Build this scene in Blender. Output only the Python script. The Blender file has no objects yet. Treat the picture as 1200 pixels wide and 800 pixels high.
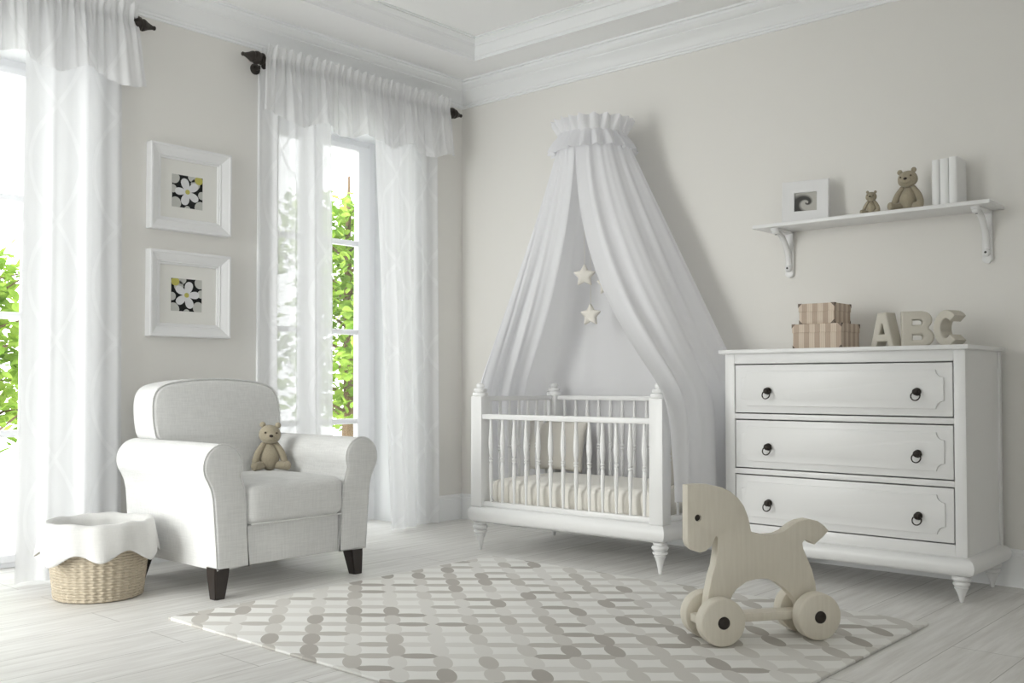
import bpy, bmesh, math, random
from mathutils import Vector, Matrix, noise
random.seed(7)
PI = math.pi
SC = bpy.context.scene
COL = SC.collection
MW = {}            # world matrices of the objects made here

# ------------------------------------------------------------------ helpers
def srgb(r, g, b):
    f = lambda c: (c/255/12.92) if c/255 <= .04045 else ((c/255+.055)/1.055)**2.4
    return (f(r), f(g), f(b), 1)

def new_mat(name):
    m = bpy.data.materials.new(name); m.use_nodes = True
    nt = m.node_tree; nt.nodes.clear()
    out = nt.nodes.new('ShaderNodeOutputMaterial')
    return m, nt, out

def mathn(nt, op, a, b=None, c=None):
    n = nt.nodes.new('ShaderNodeMath'); n.operation = op
    for i, v in enumerate((a, b, c)):
        if v is None: continue
        if isinstance(v, (int, float)): n.inputs[i].default_value = v
        else: nt.links.new(v, n.inputs[i])
    return n.outputs[0]

def mixc(nt, fac, a, b):
    n = nt.nodes.new('ShaderNodeMix'); n.data_type = 'RGBA'
    for sock, v in ((n.inputs[0], fac), (n.inputs[6], a), (n.inputs[7], b)):
        if isinstance(v, (int, float, tuple)): sock.default_value = v
        else: nt.links.new(v, sock)
    return n.outputs[2]

def coords(nt, kind='Object', scale=(1, 1, 1)):
    tc = nt.nodes.new('ShaderNodeTexCoord')
    mp = nt.nodes.new('ShaderNodeMapping'); mp.inputs['Scale'].default_value = scale
    nt.links.new(tc.outputs[kind], mp.inputs[0])
    return mp.outputs[0]

def noise_n(nt, vec, scale, detail=3, rough=.5):
    n = nt.nodes.new('ShaderNodeTexNoise')
    n.inputs['Scale'].default_value = scale; n.inputs['Detail'].default_value = detail
    n.inputs['Roughness'].default_value = rough
    nt.links.new(vec, n.inputs['Vector'])
    return n.outputs['Fac']

def bump_n(nt, h, strength, dist=.01):
    b = nt.nodes.new('ShaderNodeBump'); b.inputs['Strength'].default_value = strength
    b.inputs['Distance'].default_value = dist
    nt.links.new(h, b.inputs['Height'])
    return b.outputs[0]

def paint(name, col, rough=.5, spec=.4, nscale=0, nstr=.05, var=0, metal=0, sheen=0):
    m, nt, out = new_mat(name)
    p = nt.nodes.new('ShaderNodeBsdfPrincipled')
    p.inputs['Base Color'].default_value = col
    p.inputs['Roughness'].default_value = rough
    p.inputs['Specular IOR Level'].default_value = spec
    p.inputs['Metallic'].default_value = metal
    p.inputs['Sheen Weight'].default_value = sheen
    if nscale:
        v = coords(nt)
        f = noise_n(nt, v, nscale)
        if nstr: nt.links.new(bump_n(nt, f, nstr), p.inputs['Normal'])
        if var:
            c2 = tuple(c*(1-var) for c in col[:3])+(1,)
            nt.links.new(mixc(nt, f, c2, col), p.inputs['Base Color'])
    nt.links.new(p.outputs[0], out.inputs[0])
    return m

def linen(name, col, var=.10, scale=260, bstr=.25):
    """woven cloth: crossed stretched noises for the thread slubs"""
    m, nt, out = new_mat(name)
    p = nt.nodes.new('ShaderNodeBsdfPrincipled')
    p.inputs['Roughness'].default_value = .9; p.inputs['Specular IOR Level'].default_value = .15
    p.inputs['Sheen Weight'].default_value = .15
    a = noise_n(nt, coords(nt, scale=(1, 1, .06)), scale, 2)
    b = noise_n(nt, coords(nt, scale=(.06, .06, 1)), scale, 2)
    s = mathn(nt, 'MULTIPLY', mathn(nt, 'ADD', a, b), .5)
    mr = nt.nodes.new('ShaderNodeMapRange'); mr.inputs['From Min'].default_value = .3; mr.inputs['From Max'].default_value = .7
    nt.links.new(s, mr.inputs[0])
    c2 = tuple(c*(1-var*2) for c in col[:3])+(1,)
    nt.links.new(mixc(nt, mr.outputs[0], c2, col), p.inputs['Base Color'])
    nt.links.new(bump_n(nt, s, bstr, .002), p.inputs['Normal'])
    nt.links.new(p.outputs[0], out.inputs[0])
    return m

def sheer(name, alpha, col=(.9, .9, .9, 1), trans=.5, motif=True):
    """gauzy cloth: part open weave, part lit-through thread; woven curved bands are denser"""
    m, nt, out = new_mat(name)
    d = nt.nodes.new('ShaderNodeBsdfDiffuse'); d.inputs[0].default_value = col
    t = nt.nodes.new('ShaderNodeBsdfTranslucent'); t.inputs[0].default_value = col
    tr = nt.nodes.new('ShaderNodeBsdfTransparent')
    m1 = nt.nodes.new('ShaderNodeMixShader'); m1.inputs[0].default_value = trans
    m2 = nt.nodes.new('ShaderNodeMixShader')
    nt.links.new(d.outputs[0], m1.inputs[1]); nt.links.new(t.outputs[0], m1.inputs[2])
    nt.links.new(tr.outputs[0], m2.inputs[1]); nt.links.new(m1.outputs[0], m2.inputs[2])
    if motif:
        tc = nt.nodes.new('ShaderNodeTexCoord'); sp = nt.nodes.new('ShaderNodeSeparateXYZ')
        nt.links.new(tc.outputs['Object'], sp.inputs[0])
        sw = mathn(nt, 'MULTIPLY', mathn(nt, 'SINE', mathn(nt, 'MULTIPLY', sp.outputs[2], 5.2)), .13)
        bands = None
        for sgn in (1, -1):
            y = mathn(nt, 'ADD', sp.outputs[1], mathn(nt, 'MULTIPLY', sw, sgn))
            f = mathn(nt, 'FRACT', mathn(nt, 'DIVIDE', mathn(nt, 'ADD', y, 20), .34))
            b = mathn(nt, 'LESS_THAN', mathn(nt, 'ABSOLUTE', mathn(nt, 'SUBTRACT', f, .5)), .035)
            bands = b if bands is None else mathn(nt, 'MAXIMUM', bands, b)
        a = mathn(nt, 'ADD', alpha, mathn(nt, 'MULTIPLY', bands, (1-alpha)*.45))
        nt.links.new(a, m2.inputs[0])
    else:
        m2.inputs[0].default_value = alpha
    nt.links.new(m2.outputs[0], out.inputs[0])
    return m

# ---- mesh building
def box(bm, x0, x1, y0, y1, z0, z1, bev=0, seg=2):
    r = bmesh.ops.create_cube(bm, size=1)
    vs = r['verts']
    bmesh.ops.scale(bm, vec=(x1-x0, y1-y0, z1-z0), verts=vs)
    bmesh.ops.translate(bm, vec=((x0+x1)/2, (y0+y1)/2, (z0+z1)/2), verts=vs)
    if bev:
        es = list({e for v in vs for e in v.link_edges})
        bmesh.ops.bevel(bm, geom=es, offset=bev, segments=seg, profile=.5, affect='EDGES')

def lathe(bm, prof, M=None, seg=24):
    """profile of (r, z) turned about z, then moved by M"""
    M = M or Matrix.Identity(4)
    rings = []
    for r, z in prof:
        if r <= 1e-6: rings.append([bm.verts.new(M @ Vector((0, 0, z)))])
        else: rings.append([bm.verts.new(M @ Vector((r*math.cos(2*PI*k/seg), r*math.sin(2*PI*k/seg), z))) for k in range(seg)])
    for a, b in zip(rings, rings[1:]):
        for k in range(seg):
            k2 = (k+1) % seg
            if len(a) == 1 and len(b) == 1: continue
            if len(a) == 1: bm.faces.new((a[0], b[k2], b[k]))
            elif len(b) == 1: bm.faces.new((a[k], a[k2], b[0]))
            else: bm.faces.new((a[k], a[k2], b[k2], b[k]))
    if len(rings[0]) > 1: bm.faces.new(rings[0][::-1])
    if len(rings[-1]) > 1: bm.faces.new(rings[-1])

def tube(bm, pts, r, seg=10, closed=False):
    pts = [Vector(p) for p in pts]; n = len(pts); rings = []
    up = None
    for i, p in enumerate(pts):
        if closed: t = pts[(i+1) % n]-pts[i-1]
        else: t = pts[min(i+1, n-1)]-pts[max(i-1, 0)]
        t.normalize()
        if up is None:
            up = Vector((0, 0, 1)) if abs(t.z) < .9 else Vector((1, 0, 0))
        a = (up-t*up.dot(t)).normalized(); up = a; b = t.cross(a)
        rr = r[i] if isinstance(r, (list, tuple)) else r
        rings.append([bm.verts.new(p+rr*(math.cos(2*PI*k/seg)*a+math.sin(2*PI*k/seg)*b)) for k in range(seg)])
    pairs = list(zip(rings, rings[1:]))+([(rings[-1], rings[0])] if closed else [])
    for a, b in pairs:
        for k in range(seg):
            k2 = (k+1) % seg
            bm.faces.new((a[k], a[k2], b[k2], b[k]))
    if not closed:
        bm.faces.new(rings[0][::-1]); bm.faces.new(rings[-1])

def axmap(ax):
    return {'x': lambda u, v, d: (d, u, v), 'y': lambda u, v, d: (u, d, v), 'z': lambda u, v, d: (u, v, d)}[ax]

def prism(bm, outer, ax, d0, d1, bev=0, seg=3, holes=(), fn=None):
    """polygon (with holes) given a thickness along ax, its rim edges rounded"""
    f = fn or axmap(ax)
    tmp = bmesh.new(); es = []
    for lp in (outer,)+tuple(holes):
        vs = [tmp.verts.new(f(u, v, d0)) for u, v in lp]
        for i in range(len(vs)): es.append(tmp.edges.new((vs[i], vs[(i+1) % len(vs)])))
    if holes: bmesh.ops.triangle_fill(tmp, use_beauty=True, use_dissolve=False, edges=es)
    else: tmp.faces.new(list(tmp.verts))
    r = bmesh.ops.extrude_face_region(tmp, geom=list(tmp.faces))
    nv = [g for g in r['geom'] if isinstance(g, bmesh.types.BMVert)]
    d = Vector(f(0, 0, d1))-Vector(f(0, 0, d0))
    bmesh.ops.translate(tmp, vec=d, verts=nv)
    bmesh.ops.recalc_face_normals(tmp, faces=list(tmp.faces))
    if bev:
        dn = d.normalized(); rim = []
        for e in tmp.edges:
            if len(e.link_faces) == 2:
                c = [abs(fc.normal.dot(dn)) > .9 for fc in e.link_faces]
                if c[0] != c[1]: rim.append(e)
        bmesh.ops.bevel(tmp, geom=rim, offset=bev, segments=seg, profile=.5, affect='EDGES', clamp_overlap=True)
    me = bpy.data.meshes.new('tmp'); tmp.to_mesh(me); tmp.free()
    bm.from_mesh(me); bpy.data.meshes.remove(me)

def grid(bm, rows, close_u=False, close_v=False):
    V = [[bm.verts.new(p) for p in r] for r in rows]
    nr, nc = len(V), len(V[0])
    for i in range(nr if close_v else nr-1):
        for j in range(nc if close_u else nc-1):
            a, b = V[i], V[(i+1) % nr]
            bm.faces.new((a[j], a[(j+1) % nc], b[(j+1) % nc], b[j]))
    return V

def sweep_rect(bm, prof, x0, x1, y0, y1, sign=1, ax=None):
    """mitred moulding: profile of (outward d, z) round the rectangle"""
    f = ax or (lambda x, y, z: (x, y, z))
    rows = []
    for d, z in prof:
        d *= sign
        rows.append([f(x0-d, y0-d, z), f(x1+d, y0-d, z), f(x1+d, y1+d, z), f(x0-d, y1+d, z)])
    return grid(bm, rows, close_u=True)

def smooth_poly(pts, n=4):
    """closed Catmull-Rom through the points"""
    out = []; N = len(pts)
    for i in range(N):
        p0, p1, p2, p3 = (Vector(pts[(i+k-1) % N]) for k in range(4))
        for k in range(n):
            t = k/n
            q = .5*((2*p1)+(p2-p0)*t+(2*p0-5*p1+4*p2-p3)*t*t+(3*p1-p0-3*p2+p3)*t**3)
            out.append((q.x, q.y))
    return out

def arc(cx, cy, r, a0, a1, n):
    return [(cx+r*math.cos(math.radians(a0+(a1-a0)*k/n)), cy+r*math.sin(math.radians(a0+(a1-a0)*k/n))) for k in range(n+1)]

def obj(name, bm, mats, parent=None, world=False, ang=40, merge=False):
    if merge: bmesh.ops.remove_doubles(bm, verts=bm.verts, dist=1e-5)
    bmesh.ops.recalc_face_normals(bm, faces=list(bm.faces))
    if world and parent is not None: bm.transform(MW[parent].inverted())
    me = bpy.data.meshes.new(name); bm.to_mesh(me); bm.free()
    for m in (mats if isinstance(mats, (list, tuple)) else [mats]): me.materials.append(m)
    if ang:
        me.shade_smooth(); me.set_sharp_from_angle(angle=math.radians(ang))
    o = bpy.data.objects.new(name, me); COL.objects.link(o)
    if parent is not None: o.parent = parent; MW[o] = MW[parent].copy()
    else: MW[o] = Matrix.Identity(4)
    return o

def place(o, loc, rz=0):
    o.location = loc; o.rotation_euler = (0, 0, rz)
    MW[o] = Matrix.Translation(loc) @ Matrix.Rotation(rz, 4, 'Z')

def settle(o, loc):
    """give a top-level mesh built in world coordinates an origin at its base"""
    o.data.transform(Matrix.Translation(-Vector(loc))); place(o, loc)

def tag(o, label, cat, group=None):
    o['label'] = label; o['category'] = cat
    if group: o['group'] = group
    return o

def thing(name, label, cat, loc=(0, 0, 0), rz=0, group=None, rot=None):
    o = bpy.data.objects.new(name, None); COL.objects.link(o); o.empty_display_size = .1
    place(o, loc, rz)
    return tag(o, label, cat, group)

def struct(name, bm, m, parent=None, ang=30):
    o = obj(name, bm, m, parent, ang=ang)
    if parent is None: o['kind'] = 'structure'
    return o

def B(): return bmesh.new()

def copy_tree(o):
    c = o.copy(); COL.objects.link(c)
    for ch in [x for x in bpy.data.objects if x.parent == o]:
        k = copy_tree(ch); k.parent = c
    return c

# ------------------------------------------------------------------ materials
WALL = paint('wall_paint', srgb(229, 227, 223), .85, .2, 60, .02)
CEIL = paint('ceiling_paint', srgb(247, 247, 247), .85, .2)
TRIMM = paint('trim_paint', srgb(240, 241, 242), .45, .4)
WHITE = paint('white_lacquer', srgb(233, 233, 233), .35, .45, 8, .01)
SASH = paint('window_paint', srgb(240, 240, 242), .4, .4)
BRONZE = paint('dark_bronze', srgb(58, 52, 47), .5, .5, 90, .25, .35, metal=.4)
LEGWOOD = paint('dark_stained_wood', srgb(52, 45, 42), .4, .5, 30, .05, .3)
LINEN = linen('grey_linen', srgb(229, 229, 228), .08, 190)
CLOTH = linen('liner_cloth', srgb(216, 215, 213), .04, 220, .15)
DRAPE = sheer('canopy_cloth', .93, srgb(240, 240, 243), .30, False)
SHEER = sheer('sheer_voile', .90, (.88, .88, .89, 1), .31)
VALM = sheer('valance_voile', .88, (.86, .86, .87, 1), .25)
SHEET = paint('crib_sheet', srgb(234, 231, 224), .9, .15, 300, .05, sheen=.1)
PILLOW = paint('pillow_cotton', srgb(214, 210, 202), .9, .15, 300, .05, sheen=.1)
PLUSH = paint('bear_plush', srgb(178, 168, 147), .95, .1, 220, .5, .22, sheen=.2)
NOSEM = paint('bear_nose', srgb(48, 36, 30), .5, .4)
EYEM = paint('bear_eye', srgb(70, 58, 44), .4, .5)
STAR = paint('star_felt', srgb(226, 222, 214), .95, .1, 200, .2)
LETTER = paint('felt_letter', srgb(206, 201, 190), .9, .15, 160, .15, .06)
WICKER = paint('wicker', srgb(200, 188, 168), .75, .25, 70, .2, .30)
BOOKM = paint('book_cloth', srgb(238, 238, 238), .6, .3)
PAGES = paint('book_pages', srgb(222, 219, 212), .9, .1)
FRAMEM = paint('frame_paint', srgb(232, 232, 233), .4, .4)
MATBOARD = paint('mat_board', srgb(229, 228, 224), .9, .1)
PBLACK = paint('print_black', srgb(18, 19, 20), .6, .3)
PPETAL = paint('print_petal', srgb(222, 222, 224), .6, .3, 40, 0, .12)
PYELL = paint('print_yellow', srgb(186, 180, 96), .6, .3)
PGREY = paint('print_grey', srgb(190, 190, 186), .6, .3)
SCREW = paint('screw_head', srgb(60, 58, 56), .5, .5)
CORNERM = paint('box_corner_metal', srgb(96, 84, 74), .45, .5, metal=.5)
BARK = paint('tree_bark', srgb(120, 100, 80), .9, .2, 20, .3, .4)
TERR = paint('terrace_stone', srgb(236, 234, 230), .8, .2, 6, .02, .05)

def horse_wood():
    m, nt, out = new_mat('horse_wood')
    p = nt.nodes.new('ShaderNodeBsdfPrincipled'); p.inputs['Roughness'].default_value = .55
    p.inputs['Specular IOR Level'].default_value = .3
    f = noise_n(nt, coords(nt, scale=(26, 26, 2.2)), 3, 4)
    nt.links.new(mixc(nt, f, srgb(212, 205, 190), srgb(228, 222, 209)), p.inputs['Base Color'])
    nt.links.new(p.outputs[0], out.inputs[0]); return m
HORSE = horse_wood()

def floor_mat():
    m, nt, out = new_mat('whitewashed_oak_planks')
    p = nt.nodes.new('ShaderNodeBsdfPrincipled')
    tc = nt.nodes.new('ShaderNodeTexCoord'); sp = nt.nodes.new('ShaderNodeSeparateXYZ')
    nt.links.new(tc.outputs['Object'], sp.inputs[0])
    cb = nt.nodes.new('ShaderNodeCombineXYZ')
    nt.links.new(mathn(nt, 'ADD', sp.outputs[1], 20.37), cb.inputs[0])
    nt.links.new(mathn(nt, 'ADD', sp.outputs[0], 5-.186), cb.inputs[1])
    br = nt.nodes.new('ShaderNodeTexBrick')
    br.offset = .37; br.squash = 1
    br.inputs['Scale'].default_value = 1; br.inputs['Brick Width'].default_value = 1.9
    br.inputs['Row Height'].default_value = .25; br.inputs['Mortar Size'].default_value = .0022
    br.inputs['Mortar Smooth'].default_value = .2; br.inputs['Bias'].default_value = 0
    br.inputs['Color1'].default_value = (0, 0, 0, 1); br.inputs['Color2'].default_value = (1, 1, 1, 1)
    br.inputs['Mortar'].default_value = (.5, .5, .5, 1)
    nt.links.new(cb.outputs[0], br.inputs['Vector'])
    g1 = noise_n(nt, coords(nt, scale=(14, .9, 1)), 2.2, 6, .62)
    g2 = noise_n(nt, coords(nt, scale=(70, 2.4, 1)), 2.0, 4, .6)
    mr = nt.nodes.new('ShaderNodeMapRange'); mr.inputs['From Min'].default_value = .32; mr.inputs['From Max'].default_value = .62
    nt.links.new(g1, mr.inputs[0])
    grain = mathn(nt, 'ADD', mathn(nt, 'MULTIPLY', mr.outputs[0], .7), mathn(nt, 'MULTIPLY', g2, .3))
    c = mixc(nt, grain, srgb(206, 203, 199), srgb(238, 237, 235))
    c = mixc(nt, mathn(nt, 'MULTIPLY', br.outputs['Color'], .2), c, srgb(216, 213, 209))
    c = mixc(nt, br.outputs['Fac'], c, srgb(184, 181, 177))
    nt.links.new(c, p.inputs['Base Color'])
    p.inputs['Roughness'].default_value = .48; p.inputs['Specular IOR Level'].default_value = .35
    h = mathn(nt, 'SUBTRACT', mathn(nt, 'MULTIPLY', g2, .3), br.outputs['Fac'])
    nt.links.new(bump_n(nt, h, .25, .003), p.inputs['Normal'])
    nt.links.new(p.outputs[0], out.inputs[0]); return m
FLOORM = floor_mat()

def rug_mat():
    m, nt, out = new_mat('linked_oval_rug')
    p = nt.nodes.new('ShaderNodeBsdfPrincipled')
    p.inputs['Roughness'].default_value = .95; p.inputs['Specular IOR Level'].default_value = .1
    geo = nt.nodes.new('ShaderNodeNewGeometry'); sp = nt.nodes.new('ShaderNodeSeparateXYZ')
    nt.links.new(geo.outputs['Position'], sp.inputs[0])
    X = mathn(nt, 'DIVIDE', sp.outputs[0], .1235); Y = mathn(nt, 'DIVIDE', sp.outputs[1], .1045)
    U = mathn(nt, 'SUBTRACT', mathn(nt, 'MULTIPLY', mathn(nt, 'ADD', X, Y), .5), .24)
    V = mathn(nt, 'SUBTRACT', mathn(nt, 'MULTIPLY', mathn(nt, 'SUBTRACT', Y, X), .5), .115)
    base = srgb(243, 242, 239)
    col = base
    ovals = []
    for k in (0, 1):
        A, Bq = (U, V) if k == 0 else (V, U)      # oval runs along A
        fa = mathn(nt, 'FLOOR', A); a = mathn(nt, 'SUBTRACT', mathn(nt, 'SUBTRACT', A, fa), .5)
        rb = mathn(nt, 'ROUND', Bq); b = mathn(nt, 'SUBTRACT', Bq, rb)
        e = mathn(nt, 'ADD', mathn(nt, 'POWER', mathn(nt, 'ABSOLUTE', mathn(nt, 'DIVIDE', a, .52)), 2.0),
                  mathn(nt, 'POWER', mathn(nt, 'ABSOLUTE', mathn(nt, 'DIVIDE', b, .215)), 2.0))
        ins = mathn(nt, 'LESS_THAN', e, 1)
        cb = nt.nodes.new('ShaderNodeCombineXYZ')
        nt.links.new(fa, cb.inputs[0]); nt.links.new(rb, cb.inputs[1]); cb.inputs[2].default_value = k*17.3+.5
        wn = nt.nodes.new('ShaderNodeTexWhiteNoise'); wn.noise_dimensions = '3D'
        nt.links.new(cb.outputs[0], wn.inputs[0])
        rp = nt.nodes.new('ShaderNodeValToRGB'); rp.color_ramp.interpolation = 'CONSTANT'
        els = rp.color_ramp.elements
        els[0].position = 0; els[0].color = srgb(230, 228, 224)
        els[1].position = .36; els[1].color = srgb(217, 214, 209)
        for pos, cc in ((.62, (202, 198, 192)), (.82, (184, 179, 173))):
            q = els.new(pos); q.color = srgb(*cc)
        nt.links.new(wn.outputs['Value'], rp.inputs[0])
        col = mixc(nt, ins, col, rp.outputs[0])
    nz = noise_n(nt, coords(nt), 420, 2)
    col = mixc(nt, mathn(nt, 'MULTIPLY', nz, .14), col, srgb(190, 187, 182))
    nt.links.new(col, p.inputs['Base Color'])
    nt.links.new(bump_n(nt, nz, .5, .004), p.inputs['Normal'])
    nt.links.new(p.outputs[0], out.inputs[0]); return m
RUGM = rug_mat()

def stripes_mat():
    m, nt, out = new_mat('striped_box_paper')
    p = nt.nodes.new('ShaderNodeBsdfPrincipled'); p.inputs['Roughness'].default_value = .8
    p.inputs['Specular IOR Level'].default_value = .2
    tc = nt.nodes.new('ShaderNodeTexCoord'); sp = nt.nodes.new('ShaderNodeSeparateXYZ')
    nt.links.new(tc.outputs['Object'], sp.inputs[0])
    s = mathn(nt, 'ADD', sp.outputs[0], sp.outputs[1])
    f = mathn(nt, 'FRACT', mathn(nt, 'DIVIDE', mathn(nt, 'ADD', s, 9), .058))
    st = mathn(nt, 'LESS_THAN', f, .5)
    fine = mathn(nt, 'LESS_THAN', mathn(nt, 'FRACT', mathn(nt, 'DIVIDE', mathn(nt, 'ADD', s, 9), .0116)), .35)
    c = mixc(nt, st, srgb(214, 200, 184), srgb(186, 168, 152))
    c = mixc(nt, mathn(nt, 'MULTIPLY', fine, .25), c, srgb(170, 152, 138))
    nt.links.new(c, p.inputs['Base Color']); nt.links.new(p.outputs[0], out.inputs[0]); return m
STRIPE = stripes_mat()

def swirl_mat():
    m, nt, out = new_mat('shell_spiral_print')
    p = nt.nodes.new('ShaderNodeBsdfPrincipled'); p.inputs['Roughness'].default_value = .5
    tc = nt.nodes.new('ShaderNodeTexCoord'); sp = nt.nodes.new('ShaderNodeSeparateXYZ')
    nt.links.new(tc.outputs['Object'], sp.inputs[0])
    x = mathn(nt, 'ADD', sp.outputs[0], -.004); z = mathn(nt, 'ADD', sp.outputs[2], -.113)
    r = mathn(nt, 'SQRT', mathn(nt, 'ADD', mathn(nt, 'MULTIPLY', x, x), mathn(nt, 'MULTIPLY', mathn(nt, 'MULTIPLY', z, z), 1.6)))
    th = mathn(nt, 'ARCTAN2', z, x)
    ph = mathn(nt, 'SUBTRACT', th, mathn(nt, 'MULTIPLY', mathn(nt, 'LOGARITHM', mathn(nt, 'ADD', r, .004), 2.718), 2.8))
    s = mathn(nt, 'MULTIPLY', mathn(nt, 'ADD', mathn(nt, 'SINE', ph), 1), .5)
    rp = nt.nodes.new('ShaderNodeValToRGB'); e = rp.color_ramp.elements
    e[0].position = .12; e[0].color = srgb(58, 57, 54); e[1].position = .62; e[1].color = srgb(182, 180, 174)
    nt.links.new(s, rp.inputs[0]); nt.links.new(rp.outputs[0], p.inputs['Base Color'])
    nt.links.new(p.outputs[0], out.inputs[0]); return m
SWIRL = swirl_mat()

def glass_mat():
    m, nt, out = new_mat('window_glass')
    t = nt.nodes.new('ShaderNodeBsdfTransparent'); t.inputs[0].default_value = (.98, .99, .98, 1)
    g = nt.nodes.new('ShaderNodeBsdfGlossy'); g.inputs['Roughness'].default_value = .02
    fr = nt.nodes.new('ShaderNodeFresnel'); fr.inputs[0].default_value = 1.45
    mx = nt.nodes.new('ShaderNodeMixShader')
    nt.links.new(mathn(nt, 'MULTIPLY', fr.outputs[0], .5), mx.inputs[0])
    nt.links.new(t.outputs[0], mx.inputs[1]); nt.links.new(g.outputs[0], mx.inputs[2])
    nt.links.new(mx.outputs[0], out.inputs[0]); return m
GLASS = glass_mat()

def leaf_mat():
    m, nt, out = new_mat('spring_leaves')
    d = nt.nodes.new('ShaderNodeBsdfDiffuse'); t = nt.nodes.new('ShaderNodeBsdfTranslucent')
    f = noise_n(nt, coords(nt), 5, 3)
    mr = nt.nodes.new('ShaderNodeMapRange'); mr.inputs['From Min'].default_value = .35; mr.inputs['From Max'].default_value = .65
    nt.links.new(f, mr.inputs[0])
    c = mixc(nt, mr.outputs[0], srgb(104, 138, 52), srgb(168, 192, 92))
    nt.links.new(c, d.inputs[0]); nt.links.new(c, t.inputs[0])
    mx = nt.nodes.new('ShaderNodeMixShader'); mx.inputs[0].default_value = .45
    nt.links.new(d.outputs[0], mx.inputs[1]); nt.links.new(t.outputs[0], mx.inputs[2])
    nt.links.new(mx.outputs[0], out.inputs[0]); return m
LEAF = leaf_mat()

# ------------------------------------------------------------------ room shell
RX, RY = 6.3, -6.4           # right and near ends of the room
ZC, ZT = 3.22, 3.34          # ceiling border, raised tray
WD = .56                     # depth of the window wall
OP = [(-4.04, -2.83), (-1.66, -.46)]   # window openings along the left wall
OZ = 2.78

bm = B(); box(bm, -WD, RX+.2, RY-.2, .2, -.1, 0); struct('floor', bm, FLOORM, ang=0)
bm = B()
BX, BY = 2.1, -5.1      # unseen return wall, added so that its glazing lights the room
ys = [BY-.2, OP[0][0], OP[0][1], OP[1][0], OP[1][1], .2]
for a, b in ((ys[0], ys[1]), (ys[2], ys[3]), (ys[4], ys[5])): box(bm, -WD, 0, a, b, 0, 3.4)
for a, b in OP: box(bm, -WD, 0, a, b, OZ, 3.4)
struct('wall_left', bm, WALL, ang=0)
bm = B(); box(bm, -WD, RX+.2, 0, .2, 0, 3.4); struct('wall_back', bm, WALL, ang=0)
WR = (-6.1, -4.35, .6, 2.65)  # unseen window added to the right wall for fill light
bm = B()
box(bm, RX, RX+.2, RY-.2, WR[0], 0, 3.4); box(bm, RX, RX+.2, WR[1], 0, 0, 3.4)
box(bm, RX, RX+.2, WR[0], WR[1], 0, WR[2]); box(bm, RX, RX+.2, WR[0], WR[1], WR[3], 3.4)
struct('wall_right', bm, WALL, ang=0)
# walls behind the viewpoint, and an added return wall, glazed to admit light
FO = (.06, 1.45, 0, 2.9)
bm = B()
box(bm, 0, FO[0], BY-.2, BY, 0, 3.4); box(bm, FO[1], BX+.2, BY-.2, BY, 0, 3.4)
box(bm, FO[0], FO[1], BY-.2, BY, FO[3], 3.4)
box(bm, BX, BX+.2, RY, BY-.2, 0, 3.4); box(bm, BX, RX, RY-.2, RY, 0, 3.4)
struct('wall_front', bm, WALL, ang=0)
# ceiling: border with a raised tray
hx0, hx1, hy0, hy1 = .503, 5.3, -5.9, -.395
bm = B()
box(bm, 0, hx0, RY, 0, ZC, ZC+.05); box(bm, hx1, RX, RY, 0, ZC, ZC+.05)
box(bm, hx0, hx1, hy1, 0, ZC, ZC+.05); box(bm, hx0, hx1, RY, hy0, ZC, ZC+.05)
box(bm, hx0-.02, hx1+.02, hy0-.02, hy1+.02, ZT, ZT+.05)
struct('ceiling', bm, CEIL, ang=0)
bm = B()
prof = [(0, 3.215), (-.006, 3.213), (-.006, 3.232), (-.016, 3.238), (-.022, 3.262), (-.04, 3.285), (-.044, 3.292), (-.052, 3.294),
        (-.056, 3.305), (-.07, 3.318), (-.084, 3.324), (-.084, 3.332), (-.096, 3.333), (-.096, 3.342)]
sweep_rect(bm, prof, hx0, hx1, hy0, hy1)
struct('trim_1', bm, TRIMM, ang=25)
cor = [(0, 3.048), (.008, 3.05), (.008, 3.062), (.016, 3.066), (.016, 3.078), (.024, 3.083), (.034, 3.104), (.055, 3.128), (.078, 3.145),
       (.084, 3.15), (.084, 3.158), (.096, 3.164), (.106, 3.176), (.12, 3.19), (.12, 3.205), (.132, 3.208), (.132, 3.222)]
bm = B()
grid(bm, [[(d, RY, z), (d, -d, z), (RX, -d, z)] for d, z in cor])
struct('trim_2', bm, TRIMM, ang=25)
base = [(0, .185), (.008, .183), (.011, .172), (.011, .166), (.017, .160), (.017, .152), (.02, .148), (.02, 0)]
bm = B()
for a, b in ((BY, OP[0][0]-.14), (OP[0][1]+.14, OP[1][0]-.14)):
    grid(bm, [[(d, a, z), (d, b, z)] for d, z in base])
grid(bm, [[(d, OP[1][1]+.14, z), (d, -d, z)] for d, z in base])
struct('baseboard_left', bm, TRIMM)
bm = B(); grid(bm, [[(d, -d, z), (RX, -d, z)] for d, z in base]); struct('baseboard_back', bm, TRIMM)
# window casings on the room side
for k, (a, b) in enumerate(OP):
    bm = B()
    cp = [(0, 0), (0, .022), (.012, .026), (.03, .022), (.095, .016), (.112, .012), (.135, .012), (.14, .004), (.14, 0)]
    # up the near jamb, across the head, down the far jamb
    rows = []
    for d, x in cp:
        rows.append([(x, a-d, 0), (x, a-d, OZ-.02+d), (x, b+d, OZ-.02+d), (x, b+d, 0)])
    grid(bm, rows)
    # white jamb lining
    box(bm, -.44, .002, a, a+.012, 0, OZ); box(bm, -.44, .002, b-.012, b, 0, OZ); box(bm, -.44, .002, a+.012, b-.012, OZ-.012, OZ)
    struct('trim_%d' % (3+k), bm, TRIMM)
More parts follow.
